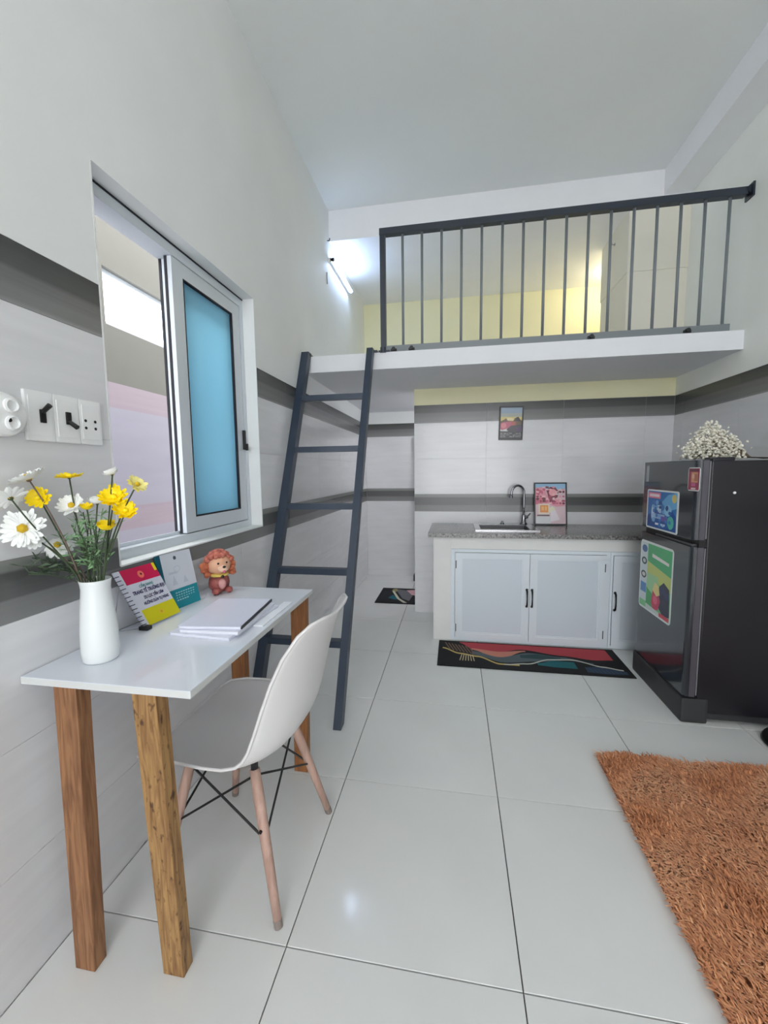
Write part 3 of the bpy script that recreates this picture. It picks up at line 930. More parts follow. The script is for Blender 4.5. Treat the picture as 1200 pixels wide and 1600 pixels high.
# black door stop at the end of the passage
dst = thing('door_stop', (0.60, 4.60, 0), 'small black block on the passage floor against the kitchen corner', 'door stop')
mb = MB(); mb.cbox(0.575, 0.66, 4.56, 4.64, 0.0, 0.075, 0.006); mb.build('block', black_pl, dst)
mb = MB(); mb.cyl((0.617, 4.6, 0.075), (0.617, 4.6, 0.085), 0.015, n=10); mb.build('knob', black_pl, dst)

# ---------------------------------------------------------------- fridge
fg_front = mat('fridge_door_gloss', (40, 45, 51), 0.16, noise=0.05, nscale=3, coat=0.4)
fg_edge = mat('fridge_door_edge', (88, 86, 93), 0.28, metal=0.3)
fg_body = mat('fridge_body', (24, 23, 28), 0.36, noise=0.05)
fg_base = mat('fridge_plinth', (44, 45, 47), 0.5)
FX, FY0, FY1, FZ = 2.140, 2.130, 2.680, 1.282
fg = thing('refrigerator', (2.41, 2.40, 0), 'dark grey two-door refrigerator against the right wall', 'refrigerator')
mb = MB(); mb.cbox(FX + 0.062, 2.672, FY0, FY1, 0.05, FZ - 0.004, 0.006); mb.build('body', fg_body, fg)
mb = MB(); mb.cbox(FX - 0.008, FX + 0.11, FY0 - 0.006, FY1 + 0.004, 0.0, 0.126, 0.012); mb.box(FX + 0.11, 2.66, FY0 + 0.004, FY1 - 0.004, 0.022, 0.05)
mb.box(2.60, 2.66, FY0 + 0.01, FY0 + 0.07, 0.0, 0.022); mb.box(2.60, 2.66, FY1 - 0.07, FY1 - 0.01, 0.0, 0.022)
mb.build('plinth', fg_base, fg)
def fridge_door(z0, z1, name, label):
    mb = MB()
    # plan outline of the door: rounded front corners
    prof = []
    r = 0.022
    for cx_, cy_, a0 in ((FX + r, FY1 - r, 90), (FX + r, FY0 + r, 180)):
        for i in range(6):
            an = math.radians(a0 + 90 * i / 5)
            prof.append((cx_ + r * math.cos(an), cy_ + r * math.sin(an)))
    prof.append((FX + 0.054, FY0)); prof.append((FX + 0.054, FY1))
    n = len(prof)
    vs = [(x, y, z) for z in (z0, z1) for x, y in prof]
    fs = [(i, (i + 1) % n, n + (i + 1) % n, n + i) for i in range(n)] + [tuple(range(n - 1, -1, -1)), tuple(range(n, 2 * n))]
    mb.add(vs, fs)
    d = mb.build(name, fg_front, fg)
    smooth_mod(d, 0, 0.003)
    # pale side trim
    for ya in (FY0 - 0.0015, FY1 - 0.001):
        mb = MB(); mb.box(FX + 0.024, FX + 0.050, ya, ya + 0.0025, z0 + 0.002, z1 - 0.002); mb.build('edge_trim', fg_edge, d)
    mb = MB(); mb.box(FX + 0.054, FX + 0.062, FY0 + 0.006, FY1 - 0.006, z0 + 0.006, z1 - 0.006); mb.build('door_seal', mat('seal_grey', (120, 120, 124), 0.7), d)
    return d
d1 = fridge_door(0.905, FZ, 'freezer_door', None)
d2 = fridge_door(0.130, 0.872, 'fridge_door', None)
mb = MB(); mb.box(FX + 0.030, FX + 0.066, FY0 + 0.004, FY1 - 0.004, 0.872, 0.905); mb.build('grip_recess', mat('recess_black', (10, 10, 12), 0.4), fg)
mb = MB(); mb.cbox(FX + 0.012, FX + 0.04, FY0 + 0.02, FY1 - 0.16, 0.872, 0.884, 0.003); mb.build('grip', mat('grip_grey', (84, 84, 88), 0.3, metal=0.4), fg)
mb = MB(); mb.cyl((FX + 0.16, FY0, 1.13), (FX + 0.16, FY0 - 0.004, 1.13), 0.006, n=10); mb.build('side_screw', white_pl, fg)
mb = MB(); mb.cbox(FX + 0.07, FX + 0.16, FY0 + 0.01, FY0 + 0.08, FZ - 0.006, FZ + 0.012, 0.004); mb.build('hinge_cover', fg_body, fg)
mb = MB(); mb.box(FX - 0.0008, FX, FY1 - 0.075, FY1 - 0.045, 1.17, 1.262); mb.build('rating_label', mat('label_grey', (168, 172, 176), 0.5), fg)

def poster(name, y0, y1, z0, z1, patches, label, r=0.02, x=FX):
    """rounded magnetic sheet lying on the door face; u runs from far (left in view) to near"""
    t = thing(name, (x, (y0 + y1) / 2, z0), label, 'magnet')
    w, h = y1 - y0, z1 - z0
    def rr(ins):
        P = []
        for cx_, cy_, a0 in ((w - r, h - r, 0), (r, h - r, 90), (r, r, 180), (w - r, r, 270)):
            for i in range(4):
                an = math.radians(a0 + 30 * i)
                P.append((cx_ + (r - ins) * math.cos(an), cy_ + (r - ins) * math.sin(an)))
        return P
    P = rr(0); n = len(P)
    vs = [(x - k, y1 - a, z0 + b) for k in (0.0, 0.0016) for a, b in P]
    mb = MB(); mb.add(vs, [tuple(range(n)), tuple(range(2 * n - 1, n - 1, -1))] + [(i, n + i, n + (i + 1) % n, (i + 1) % n) for i in range(n)])
    mb.build('sheet', mat('sheet_white', (226, 232, 230), 0.4), t)
    print_on('print', t, (x - 0.0017, y1, z0), (0, -w, 0), (0, 0, h), patches, 0.3, 0.0002)
    return t
rb = lambda m: ((m, m), (1 - m, 1 - m))
blue = [((46, 120, 190), rb(.04)), ((28, 84, 160), [(.04, .3), (.3, .5), (.5, .4), (.8, .55), (.96, .4), (.96, .04), (.04, .04)]), ((110, 180, 225), [(.5, .7), (.7, .9), (.96, .96), (.96, .6), (.7, .5)]),
        ((150, 205, 235), circ(.7, .52, .12, .14)), ((220, 200, 120), circ(.88, .82, .07, .1)), ((230, 130, 150), ((.05, .78), (.46, .93))), ((245, 225, 230), ((.09, .82), (.42, .89))),
        ((190, 215, 235), circ(.22, .42, .05, .2)), ((235, 240, 245), ((.2, .3), (.28, .52))), ((160, 190, 225), ((.3, .28), (.62, .40))), ((110, 90, 170), ((.5, .24), (.72, .36))), ((235, 240, 248), ((.32, .12), (.7, .17))),
        ((86, 190, 170), circ(.8, .24, .1, .16)), ((20, 60, 130), circ(.1, .22, .06, .14)), ((200, 225, 240), ((.36, .45), (.5, .62)))] + mottle(4, 8, 6, .1, .95, .08, .74, [(60, 130, 200), (30, 80, 150), (120, 180, 225), (40, 100, 175), (170, 205, 235)])[:26]
poster('blue_magnet', 2.268, 2.608, 0.908, 1.128, blue, 'blue rounded magnetic sheet with white bottles on the freezer door', 0.012)
green = [((120, 196, 130), rb(.03)), ((70, 175, 110), [(.25, .7), (.97, .6), (.97, .97), (.25, .97)]), ((196, 205, 110), [(.25, .5), (.97, .42), (.97, .62), (.25, .72)]), ((160, 205, 150), [(.25, .3), (.6, .3), (.6, .55), (.25, .55)]),
         ((206, 216, 218), ((.03, .12), (.25, .97))), ((52, 96, 150), circ(.14, .88, .09, .055)), ((40, 52, 60), circ(.14, .70, .09, .055)), ((190, 200, 200), circ(.14, .70, .05, .03)), ((60, 60, 64), circ(.14, .50, .09, .055)), ((210, 210, 205), circ(.14, .50, .055, .03)), ((70, 130, 190), ((.05, .24), (.24, .38))),
         ((60, 160, 90), [(.25, .04), (.5, .04), (.5, .26), (.25, .34)]), ((22, 24, 52), [(.62, .30), (.66, .44), (.78, .52), (.94, .46), (.97, .10), (.8, .06), (.66, .14)]), ((34, 36, 84), circ(.74, .40, .08, .05)), ((34, 36, 84), circ(.88, .36, .07, .05)), ((40, 30, 60), circ(.8, .24, .07, .05)),
         ((200, 40, 84), [(.42, .14), (.46, .34), (.6, .38), (.7, .24), (.64, .10), (.5, .07)]), ((226, 90, 120), circ(.55, .22, .07, .06)), ((226, 205, 130), [(.46, .34), (.52, .46), (.64, .44), (.68, .32), (.58, .28)]), ((206, 214, 210), [(.25, .03), (.97, .03), (.97, .06), (.25, .10)]), ((200, 50, 70), ((.68, .03), (.96, .085))), ((236, 230, 226), [(.4, .80), (.9, .76), (.9, .80), (.4, .85)])]
poster('green_magnet', 2.285, 2.655, 0.425, 0.828, green, 'green rounded magnetic sheet with berries and fruit on the lower fridge door', 0.02)
red = [((150, 40, 70), rb(.04)), ((210, 150, 110), ((.28, .36), (.84, .80))), ((226, 180, 150), circ(.45, .62, .12, .1)), ((180, 110, 80), ((.55, .42), (.8, .72))), ((200, 90, 140), ((.3, .2), (.66, .34))), ((90, 20, 44), ((.1, .84), (.9, .94))), ((230, 200, 205), ((.3, .06), (.7, .14)))]
poster('red_magnet', 2.100, 2.196, 1.138, 1.248, red, 'small dark red square magnet at the top of the freezer door', 0.012)

# dried flowers on the fridge
bq = thing('dried_flower_bunch', (2.33, 2.36, FZ), 'bunch of dried cream baby-breath flowers lying on the refrigerator', 'flowers')
rnd = random.Random(3)
mb = MB(); heads = []
tmpl = bmesh.new(); bmesh.ops.create_icosphere(tmpl, subdivisions=1, radius=1.0)
tv = [w.co.copy() for w in tmpl.verts]; tf = [tuple(w.index for w in f.verts) for f in tmpl.faces]; tmpl.free()
for i in range(1150):
    while True:
        a, b, c = rnd.uniform(-1, 1), rnd.uniform(-1, 1), rnd.uniform(0, 1)
        if a * a + b * b + c * c < 1 and a * a + b * b + c * c > 0.12: break
    x = 2.325 + a * 0.145 * (1.0 - 0.22 * c); y = 2.36 + b * 0.11; lob = (0.0, 0.030, -0.020, 0.012)[int((a + 1) * 1.999)] + 0.02 * math.sin(a * 9 + b * 5); z = FZ + 0.012 + c * (0.165 + lob) * (1 - 0.22 * a * a)
    if rnd.random() < 0.12:
        x += rnd.uniform(-0.05, 0.05); z += rnd.uniform(-0.0, 0.02)
    heads.append((x, y, z))
    s = rnd.uniform(0.0050, 0.0095)
    R_ = Matrix.Rotation(rnd.uniform(0, 6), 3, Vector((rnd.random(), rnd.random(), rnd.random() + .1)).normalized())
    mb.add([Vector((x, y, z)) + R_ @ Vector((w.x * s, w.y * s * rnd.uniform(.5, 1), w.z * s * .7)) for w in tv], tf)
tag(mb.build('blossoms', mat('dried_blossom', (236, 232, 218), 0.8, noise=0.12, nscale=40), bq), None, None, None, 'stuff')
mb = MB()
for i in range(90):
    h_ = heads[i * 8]
    mb.tube([(2.47, 2.32 + rnd.uniform(-.015, .015), FZ + 0.012), ((h_[0] + 2.47) / 2, (h_[1] + 2.32) / 2, FZ + 0.02 + (h_[2] - FZ) * 0.35), h_], 0.0011, 4)
tag(mb.build('twigs', mat('dried_twig', (140, 126, 104), 0.8), bq), None, None, None, 'stuff')
mb = MB()
for i in range(9):
    y = 2.32 + rnd.uniform(-.014, .014)
    mb.tube([(2.44, y, FZ + 0.014), (2.50, y + rnd.uniform(-.01, .01), FZ + 0.011), (2.545, y + rnd.uniform(-.02, .02), FZ + 0.006 + rnd.uniform(0, .006))], 0.0022, 5)
mb.build('stems', mat('dark_stem', (52, 44, 38), 0.8), bq)

# round black stand at the right edge
st = thing('round_stand', (2.555, 1.985, 0), 'round black base on the floor beside the refrigerator', 'stand')
mb = MB(); mb.lathe([(0.135, 0.0), (0.140, 0.008), (0.134, 0.022), (0.10, 0.038), (0.05, 0.052), (0.03, 0.075), (0.0, 0.08)], (2.555, 1.985, 0), 36); mb.build('base', mat('fan_black', (10, 10, 11), 0.35), st, smooth=True)
mb = MB(); mb.cyl((2.555, 1.985, 0.07), (2.555, 1.985, 0.16), 0.013, n=14); mb.build('stub', mat('fan_black', (10, 10, 11), 0.35), st, smooth=True)

# ---------------------------------------------------------------- shaggy rug
rug = thing('shaggy_rug', (1.64, 1.80, 0), 'shaggy orange-brown rug on the white floor', 'rug')
RX0, RX1, RY0, RY1 = 1.645, 2.62, 0.25, 1.795
mb = MB(); mb.box(RX0, RX1, RY0, RY1, 0.0003, 0.010); mb.build('backing', mat('rug_backing', (176, 112, 74), 0.95), rug)
def rug_pile():
    m = bpy.data.materials.new('rug_pile'); m.use_nodes = True
    nt = m.node_tree; b = nt.nodes['Principled BSDF']; b.inputs['Roughness'].default_value = 0.85; b.inputs['Specular IOR Level'].default_value = 0.15
    at_ = nt.nodes.new('ShaderNodeAttribute'); at_.attribute_name = 'tuft'
    r = nt.nodes.new('ShaderNodeValToRGB')
    e = r.color_ramp.elements
    e[0].color = lin((150, 88, 54)); e[1].color = lin((240, 186, 140))
    k = e.new(0.45); k.color = lin((214, 146, 102))
    nt.links.new(at_.outputs['Fac'], r.inputs[0]); nt.links.new(r.outputs[0], b.inputs['Base Color'])
    b.inputs['Sheen Weight'].default_value = 0.3
    return m
rnd = random.Random(11)
V, F, A = [], [], []
NS = 62000
for i in range(NS):
    x, y = rnd.uniform(RX0, RX1), rnd.uniform(RY0, RY1)
    # clumps lean together
    ph = math.sin(x * 17 + 2.3 * math.sin(y * 9)) + math.sin(y * 21 + 1.7 * math.sin(x * 13))
    ang = 2.6 + 0.55 * ph + rnd.gauss(0, 0.6)
    L = rnd.uniform(0.026, 0.040); w = rnd.uniform(0.0018, 0.0032)
    lean = rnd.uniform(0.35, 0.95)
    dx, dy = math.cos(ang), math.sin(ang)
    sx, sy = -dy * w, dx * w
    v = len(V)
    p1 = (x + dx * L * lean * .35, y + dy * L * lean * .35, 0.008 + L * 0.55)
    p2 = (x + dx * L * lean, y + dy * L * lean, 0.008 + L * (0.95 - 0.45 * lean))
    V += [(x - sx, y - sy, 0.008), (x + sx, y + sy, 0.008), (p1[0] + sx, p1[1] + sy, p1[2]), (p1[0] - sx, p1[1] - sy, p1[2]), (p2[0] + sx * .3, p2[1] + sy * .3, p2[2]), (p2[0] - sx * .3, p2[1] - sy * .3, p2[2])]
    F += [(v, v + 1, v + 2, v + 3), (v + 3, v + 2, v + 4, v + 5)]
    t = min(1, max(0, 0.5 + 0.16 * ph + rnd.gauss(0, 0.16)))
    A += [t] * 6
o_ = ORG[rug.name]
me = bpy.data.meshes.new('pile'); me.from_pydata([(a - o_[0], b - o_[1], c - o_[2]) for a, b, c in V], [], F)
me.attributes.new('tuft', 'FLOAT', 'POINT').data.foreach_set('value', A)
me.materials.append(rug_pile())
po = bpy.data.objects.new('pile', me); COL.objects.link(po); po.parent = rug; po['kind'] = 'stuff'

# ---------------------------------------------------------------- table
TZT = 0.765
tb = thing('study_table', (0.22, 1.18, 0), 'small white-topped study table with rough wooden legs along the left wall', 'table')
TX0, TX1, TY0, TY1 = 0.004, 0.454, 0.779, 1.578
mb = MB(); mb.cbox(TX0, TX1, TY0, TY1, TZT - 0.018, TZT, 0.0012); mb.build('tabletop', mat('laminate_white', (222, 226, 234), 0.10, noise=0.01, coat=0.3), tb)
mb = MB(); mb.box(TX1 - 0.0002, TX1 + 0.0006, TY0 + 0.001, TY1 - 0.001, TZT - 0.0165, TZT - 0.0015); mb.box(TX0 + 0.001, TX1 - 0.001, TY0 - 0.0006, TY0 + 0.0002, TZT - 0.0165, TZT - 0.0015)
mb.build('edge_band', mat('edge_band', (206, 208, 206), 0.4), tb)
wood_a = wood_mat('rough_wood_brown', (152, 108, 72), (104, 66, 40))
wood_b = wood_mat('knotty_wood', (168, 130, 80), (116, 80, 44), knots=True)
wood_c = wood_mat('orange_wood', (158, 104, 56), (118, 72, 38))
def leg(bx0, by0, tx0, ty0, m):
    w, d = 0.057, 0.036
    vs = [(bx0, by0, 0), (bx0 + w, by0, 0), (bx0 + w, by0 + d, 0), (bx0, by0 + d, 0)]
    wt = w + 0.006
    vs += [(tx0, ty0, TZT - 0.018), (tx0 + wt, ty0, TZT - 0.018), (tx0 + wt, ty0 + d + .004, TZT - 0.018), (tx0, ty0 + d + .004, TZT - 0.018)]
    mb = MB(); mb.add(vs, [(0, 3, 2, 1), (4, 5, 6, 7), (0, 1, 5, 4), (1, 2, 6, 5), (2, 3, 7, 6), (3, 0, 4, 7)])
    smooth_mod(mb.build('leg', m, tb), 0, 0.002)
leg(0.088, 0.774, 0.086, 0.786, wood_a)
leg(0.318, 0.799, 0.296, 0.788, wood_b)
leg(0.375, 1.515, 0.382, 1.515, wood_c)
leg(0.110, 1.515, 0.110, 1.515, wood_c)

# ---------------------------------------------------------------- chair (faces the wall; local +x is the back)
ch = thing('shell_chair', (0.377, 1.152, 0), 'white moulded shell chair with wooden dowel legs pushed under the study table', 'chair', rz=math.radians(-3.2))
prof = [(-0.238, 0.408), (-0.228, 0.428), (-0.195, 0.438), (-0.14, 0.437), (-0.07, 0.428), (0.0, 0.418), (0.07, 0.415), (0.125, 0.424), (0.170, 0.448), (0.202, 0.492), (0.222, 0.550), (0.238, 0.620), (0.254, 0.690), (0.272, 0.755), (0.292, 0.808), (0.306, 0.832), (0.318, 0.842)]
halfw = [0.165, 0.195, 0.214, 0.224, 0.230, 0.232, 0.232, 0.231, 0.229, 0.226, 0.222, 0.216, 0.207, 0.194, 0.170, 0.140, 0.095]
wrap = [0.004, 0.010, 0.020, 0.030, 0.040, 0.048, 0.054, 0.060, 0.066, 0.068, 0.066, 0.060, 0.052, 0.042, 0.030, 0.020, 0.010]
NS_ = 14
V, F = [], []
for i, (d, z) in enumerate(prof):
    a, b = prof[max(i - 1, 0)], prof[min(i + 1, len(prof) - 1)]
    tx, tz = b[0] - a[0], b[1] - a[1]
    l = math.hypot(tx, tz); nx, nz = -tz / l, tx / l       # towards the sitter / up
    for k in range(NS_ + 1):
        s = -1 + 2 * k / NS_
        e = abs(s) ** 2.6
        V.append((d + nx * wrap[i] * e, s * halfw[i], z + nz * wrap[i] * e))
W = NS_ + 1
for i in range(len(prof) - 1):
    for k in range(NS_):
        F.append((i * W + k, i * W + k + 1, (i + 1) * W + k + 1, (i + 1) * W + k))
mb = MB(); mb.add(V, F)
sh = mb.build('shell', mat('shell_white', (216, 214, 213), 0.32), ch, local=True, smooth=True)
so = sh.modifiers.new('thick', 'SOLIDIFY'); so.thickness = 0.007; so.offset = 0
smooth_mod(sh, 1)
# rolled rim
loop = [i * W for i in range(len(prof))] + [(len(prof) - 1) * W + k for k in range(1, W)] + [i * W + W - 1 for i in range(len(prof) - 2, -1, -1)] + [k for k in range(W - 2, 0, -1)]
mb = MB(); mb.tube([V[i] for i in loop] + [V[loop[0]]], 0.0048, 6); mb.build('rim', mat('shell_white', (216, 214, 213), 0.32), ch, local=True, smooth=True)
dow = wood_mat('pale_dowel', (190, 158, 144), (160, 128, 114), 3.0)
iron = mat('black_iron', (14, 14, 15), 0.45)
legs = []
for sx in (-1, 1):
    for sy in (-1, 1):
        top = Vector((sx * 0.105 - 0.01, sy * 0.122, 0.395)); foot = Vector((sx * 0.193, sy * 0.196, 0.0))
        legs.append((sx, sy, top, foot))
        mb = MB(); up_ = foot.lerp(top, 0.012)
        mb.tube([foot.lerp(top, .03), foot.lerp(top, .4), foot.lerp(top, .8), top], [0.0115, 0.014, 0.0155, 0.0145], 12)
        lg = mb.build('leg', dow, ch, local=True, smooth=True)
        mb = MB(); mb.tube([foot, foot.lerp(top, .05)], [0.0118, 0.0124], 12); mb.build('foot_cap', mat('foot_grey', (130, 118, 112), 0.6), lg, local=True)
        mb = MB(); mb.cyl(top + Vector((0, 0, -0.035)), top + Vector((0, 0, 0.03)), 0.0105, n=10); mb.build('bracket', iron, lg, local=True)
        mb = MB(); c_ = foot.lerp(top, .62); dr = Vector((sx, 0, 0)) ; mb.cyl(c_ + Vector((0, sy * 0.014, 0)), c_ + Vector((0, sy * 0.019, 0)), 0.005, n=8); mb.build('bolt', iron, lg, local=True)
def rod(a, b):
    mb = MB(); mb.cyl(a, b, 0.0035, n=8); mb.build('brace_rod', iron, ch, local=True)
L4 = {(a, b): (t, f) for a, b, t, f in legs}
for p, q in (((-1, -1), (1, -1)), ((-1, 1), (1, 1)), ((-1, -1), (-1, 1)), ((1, -1), (1, 1))):
    for i, j in ((p, q), (q, p)):
        ti, fi = L4[i]; tj, fj = L4[j]
        rod(ti.lerp(fi, 0.04), tj.lerp(fj, 0.46))

# ---------------------------------------------------------------- switches and sockets on the left wall
def plate_thing(name, y0, y1, label, cat, z0=1.332, z1=1.455):
    t = thing(name, (0, (y0 + y1) / 2, z0), label, cat, None)
    mb = MB(); mb.cbox(0.0002, 0.0095, y0, y1, z0, z1, 0.0025); mb.build('plate', white_pl, t)
    mb = MB(); mb.cbox(0.0085, 0.0112, y0 + 0.007, y1 - 0.007, z0 + 0.014, z1 - 0.014, 0.001); mb.build('face', white_pl, t)
    return t
t = plate_thing('light_switch', 0.847, 0.9185, 'white switch plate beside the round socket, black toggle tipped up', 'switch')
mb = MB(); mb.cbox(0.0105, 0.016, 0.879, 0.893, 1.377, 1.41, 0.002); mb.cyl((0.014, 0.886, 1.404), (0.034, 0.888, 1.420), 0.0055, 0.0065, n=10); mb.build('toggle', black_pl, t)
t = plate_thing('light_switch', 0.920, 0.9915, 'white switch plate in the middle, black toggle tipped down', 'switch')
mb = MB(); mb.cbox(0.0105, 0.016, 0.949, 0.963, 1.380, 1.413, 0.002); mb.cyl((0.014, 0.956, 1.388), (0.034, 0.960, 1.372), 0.0055, 0.0065, n=10); mb.build('toggle', black_pl, t)
t = plate_thing('power_socket', 0.993, 1.0635, 'white socket plate with four dark pin holes next to the window', 'socket')
for y in (1.009, 1.040):
    for z in (1.377, 1.397):
        mb = MB(); mb.cyl((0.0112, y, z), (0.0118, y, z), 0.0042, n=10); mb.build('pin_hole', black_pl, t)
t = thing('round_socket', (0, 0.785, 1.33), 'round white surface socket at the left edge beside the switches', 'socket')
mb = MB(); mb.lathe([(0.050, 0.0), (0.050, 0.022), (0.046, 0.030), (0.020, 0.034), (0.0, 0.034)], (0.0002, 0.785, 1.385), 28, axis='x'); mb.build('housing', white_pl, t, smooth=False)
for z in (1.405, 1.366):
    mb = MB(); mb.lathe([(0.017, 0.0), (0.017, 0.006), (0.013, 0.008), (0.012, 0.002), (0.0, 0.002)], (0.032, 0.795, z), 18, axis='x'); mb.build('ring', white_pl, t)
mb = MB(); mb.cyl((0.034, 0.788, 1.372), (0.0365, 0.788, 1.372), 0.005, n=10); mb.build('pin_hole', black_pl, t)

# ---------------------------------------------------------------- things on the table
Z0 = TZT + 0.0004
# vase
VX, VY = 0.118, 0.893
vz = thing('flower_vase', (VX, VY, TZT), 'tall white ceramic vase at the near end of the study table', 'vase')
VP = [(0.0, 0.0), (0.052, 0.0), (0.057, 0.006), (0.0585, 0.03), (0.057, 0.08), (0.052, 0.13), (0.0465, 0.172), (0.0445, 0.190), (0.0465, 0.204), (0.049, 0.212), (0.047, 0.2135), (0.043, 0.203), (0.041, 0.19), (0.043, 0.16), (0.046, 0.10), (0.0, 0.09)]
mb = MB(); mb.lathe([(r * 0.74, z) for r, z in VP], (VX, VY, Z0), 40)
mb.build('body', mat('glazed_white', (226, 230, 230), 0.22), vz, smooth=True)

petal_w = mat('petal_white', (240, 242, 240), 0.6)
petal_y = mat('petal_yellow', (250, 222, 10), 0.55)
petal_py = mat('petal_pale_yellow', (246, 236, 150), 0.55)
cen_y = mat('flower_eye', (206, 170, 30), 0.8)
stem_m = mat('flower_stem', (56, 70, 44), 0.6)
stem_br = mat('flower_stem_brown', (110, 92, 84), 0.6)
def flower(px, py, kind, R, facing, npet, cup, label, xd=None, yd=None):
    """daisy whose head is at the photographed spot; facing = direction of the open face"""
    h = at(px, py, 1, yd if yd else 0.88)
    if h.x < 0.045: h = at(px, py, 0, 0.045)
    t = thing('daisy', (VX, VY, TZT + 0.16), label, 'flower', 'artificial daisies in the white vase')
    n = Vector(facing).normalized()
    a = Vector((0, 0, 1)) if abs(n.z) < .9 else Vector((1, 0, 0))
    s = n.cross(a).normalized(); q = s.cross(n)
    mb = MB(); rr_ = random.Random(px * 7 + py)
    for layer in range(2):
        for i in range(npet):
            an = 2 * PI * (i + layer * .5) / npet + rr_.uniform(-.12, .12)
            L = R * rr_.uniform(.85, 1.05) * (1 - .18 * layer); w = R * 2.2 / npet
            d = s * math.cos(an) + q * math.sin(an); e = n.cross(d)
            c = cup + rr_.uniform(-.12, .12) + .12 * layer
            pr = [(0.12, .25, 0.0), (.45, .9, .30), (.8, 1.0, .75), (1.0, .45, 1.0)]
            vs = []
            for (f, ww, k) in pr:
                ctr = h + d * (L * f * math.cos(c * k)) + n * (L * f * math.sin(c * k))
                vs += [ctr - e * (w * ww), ctr + n * (-.06 * L), ctr + e * (w * ww)]
            fs = []
            for j in range(3):
                o = j * 3
                fs += [(o, o + 1, o + 4, o + 3), (o + 1, o + 2, o + 5, o + 4)]
            mb.add(vs, fs)
    mb.build('petals', {'w': petal_w, 'y': petal_y, 'p': petal_py}[kind], t, smooth=True)
    mb = MB(); mb.ball(h + n * R * .08, R * .24, n=1); mb.build('flower_eye', cen_y if kind != 'y' else petal_y, t, smooth=True)
    mb = MB(); mb.cyl(h - n * R * .16, h + n * R * 0.03, R * .10, R * .2, n=8)
    rim = Vector((VX + max(-.026, min(.026, (h.x - VX) * .3)), VY + max(-.02, min(.02, (h.y - VY) * .2)), TZT + 0.205))
    bot = Vector((VX + (rim.x - VX) * .2, VY, TZT + 0.105))
    mid = rim.lerp(h - n * R * .2, .55) + Vector((rr_.uniform(-.012, .012) - (h.x - rim.x) * .10, rr_.uniform(-.01, .01), .012))
    p0, p1, p2, p3 = rim, rim + (rim - bot) * .6, mid, h - n * R * .12
    pts = [bot]
    for k in range(9):
        u = k / 8
        pts.append(p0 * (1 - u) ** 3 + p1 * 3 * u * (1 - u) ** 2 + (p2 - n * .02) * 3 * u * u * (1 - u) + p3 * u ** 3)
    mb.tube(pts, [.0022] * 6 + [.0018] * 4, 6)
    mb.build('stem', stem_m if (px + py) % 3 else stem_br, t, smooth=True)
CAMD = Vector((0.62, -0.72, 0.1))
FL = [
 (44, 748, 'w', .043, (-.25, -.35, .9), 14, .25, 'large white daisy opening upward at the top left of the vase'),
 (16, 778, 'w', .036, (-.6, .1, .6), 13, .1, 'white daisy hanging out furthest to the left, seen from behind'),
 (36, 826, 'w', .048, (.45, -.8, .25), 18, .05, 'largest white daisy facing the viewer on the left of the vase'),
 (54, 843, 'w', .026, (.4, -.8, .2), 11, .1, 'small white daisy with bright yellow eye overlapping the largest one'),
 (90, 852, 'w', .036, (.35, -.5, .6), 11, -.35, 'drooping white daisy low above the vase mouth'),
 (112, 790, 'w', .034, (.3, -.7, .6), 14, .3, 'white daisy with peach eye in the middle of the bunch'),
 (152, 786, 'w', .026, (.1, -.1, 1), 12, .75, 'white daisy seen from the side in front of the window edge'),
 (175, 741, 'w', .022, (-.3, -.1, .9), 11, .6, 'small white daisy reaching to the top beside the window'),
 (60, 778, 'y', .029, (.4, -.8, .3), 13, .25, 'yellow daisy facing the viewer on the left of the bunch'),
 (108, 745, 'y', .032, (.05, -.15, 1), 14, .15, 'yellow daisy seen edge-on at the top of the bunch'),
 (136, 795, 'y', .020, (.2, -.2, 1), 11, .7, 'small closed yellow daisy in the middle of the bunch'),
 (178, 777, 'y', .034, (.45, -.75, .5), 15, .35, 'big yellow daisy upper of the pair on the right'),
 (196, 798, 'y', .030, (.6, -.6, .5), 14, .4, 'big yellow daisy lower of the pair on the right'),
 (166, 826, 'y', .030, (.2, -.25, .95), 14, .65, 'cup-shaped yellow daisy low on the right of the bunch'),
 (214, 757, 'p', .026, (.7, -.1, .5), 12, .2, 'pale yellow daisy reaching out furthest to the right'),
]
for f in FL: flower(*f)

def greenery(tips, label, m, name='fern_spray'):
    t = thing(name, (VX, VY, TZT + 0.16), label, 'foliage', 'green sprays in the white vase')
    rr_ = random.Random(len(label))
    ms, ml = MB(), MB()
    for (px, py, yd) in tips:
        h = at(px, py, 1, yd)
        if h.x < 0.02: h = at(px, py, 0, 0.02)
        rim = Vector((VX + max(-.026, min(.026, (h.x - VX) * .3)), VY + rr_.uniform(-.02, .02), TZT + .205))
        mid = rim.lerp(h, .5) + Vector((0, 0, .02))
        P = [Vector((VX, VY, TZT + .11)), rim] + [rim * (1 - u) ** 2 + mid * 2 * u * (1 - u) + h * u * u for u in (.2, .4, .6, .8, 1)]
        ms.tube(P, .0013, 5)
        for k in range(26):
            u = rr_.uniform(.18, 1.0)
            c = rim * (1 - u) ** 2 + mid * 2 * u * (1 - u) + h * u * u
            d = Vector((rr_.uniform(-1, 1), rr_.uniform(-1, 1), rr_.uniform(-.1, 1))).normalized()
            L = rr_.uniform(.018, .036); e = d.cross(Vector((rr_.random(), rr_.random(), .3))).normalized() * .0014
            ml.add([c - e, c + e, c + d * L * .6 + e * 1.1 + Vector((0, 0, .003)), c + d * L, c + d * L * .6 - e * 1.1], [(0, 1, 2, 3, 4)])
    ms.build('stems', stem_m, t, smooth=True)
    tag(ml.build('leaves', m, t), None, None, None, 'stuff')
gr = mat('fern_green', (120, 156, 112), 0.6, noise=0.15, nscale=30)
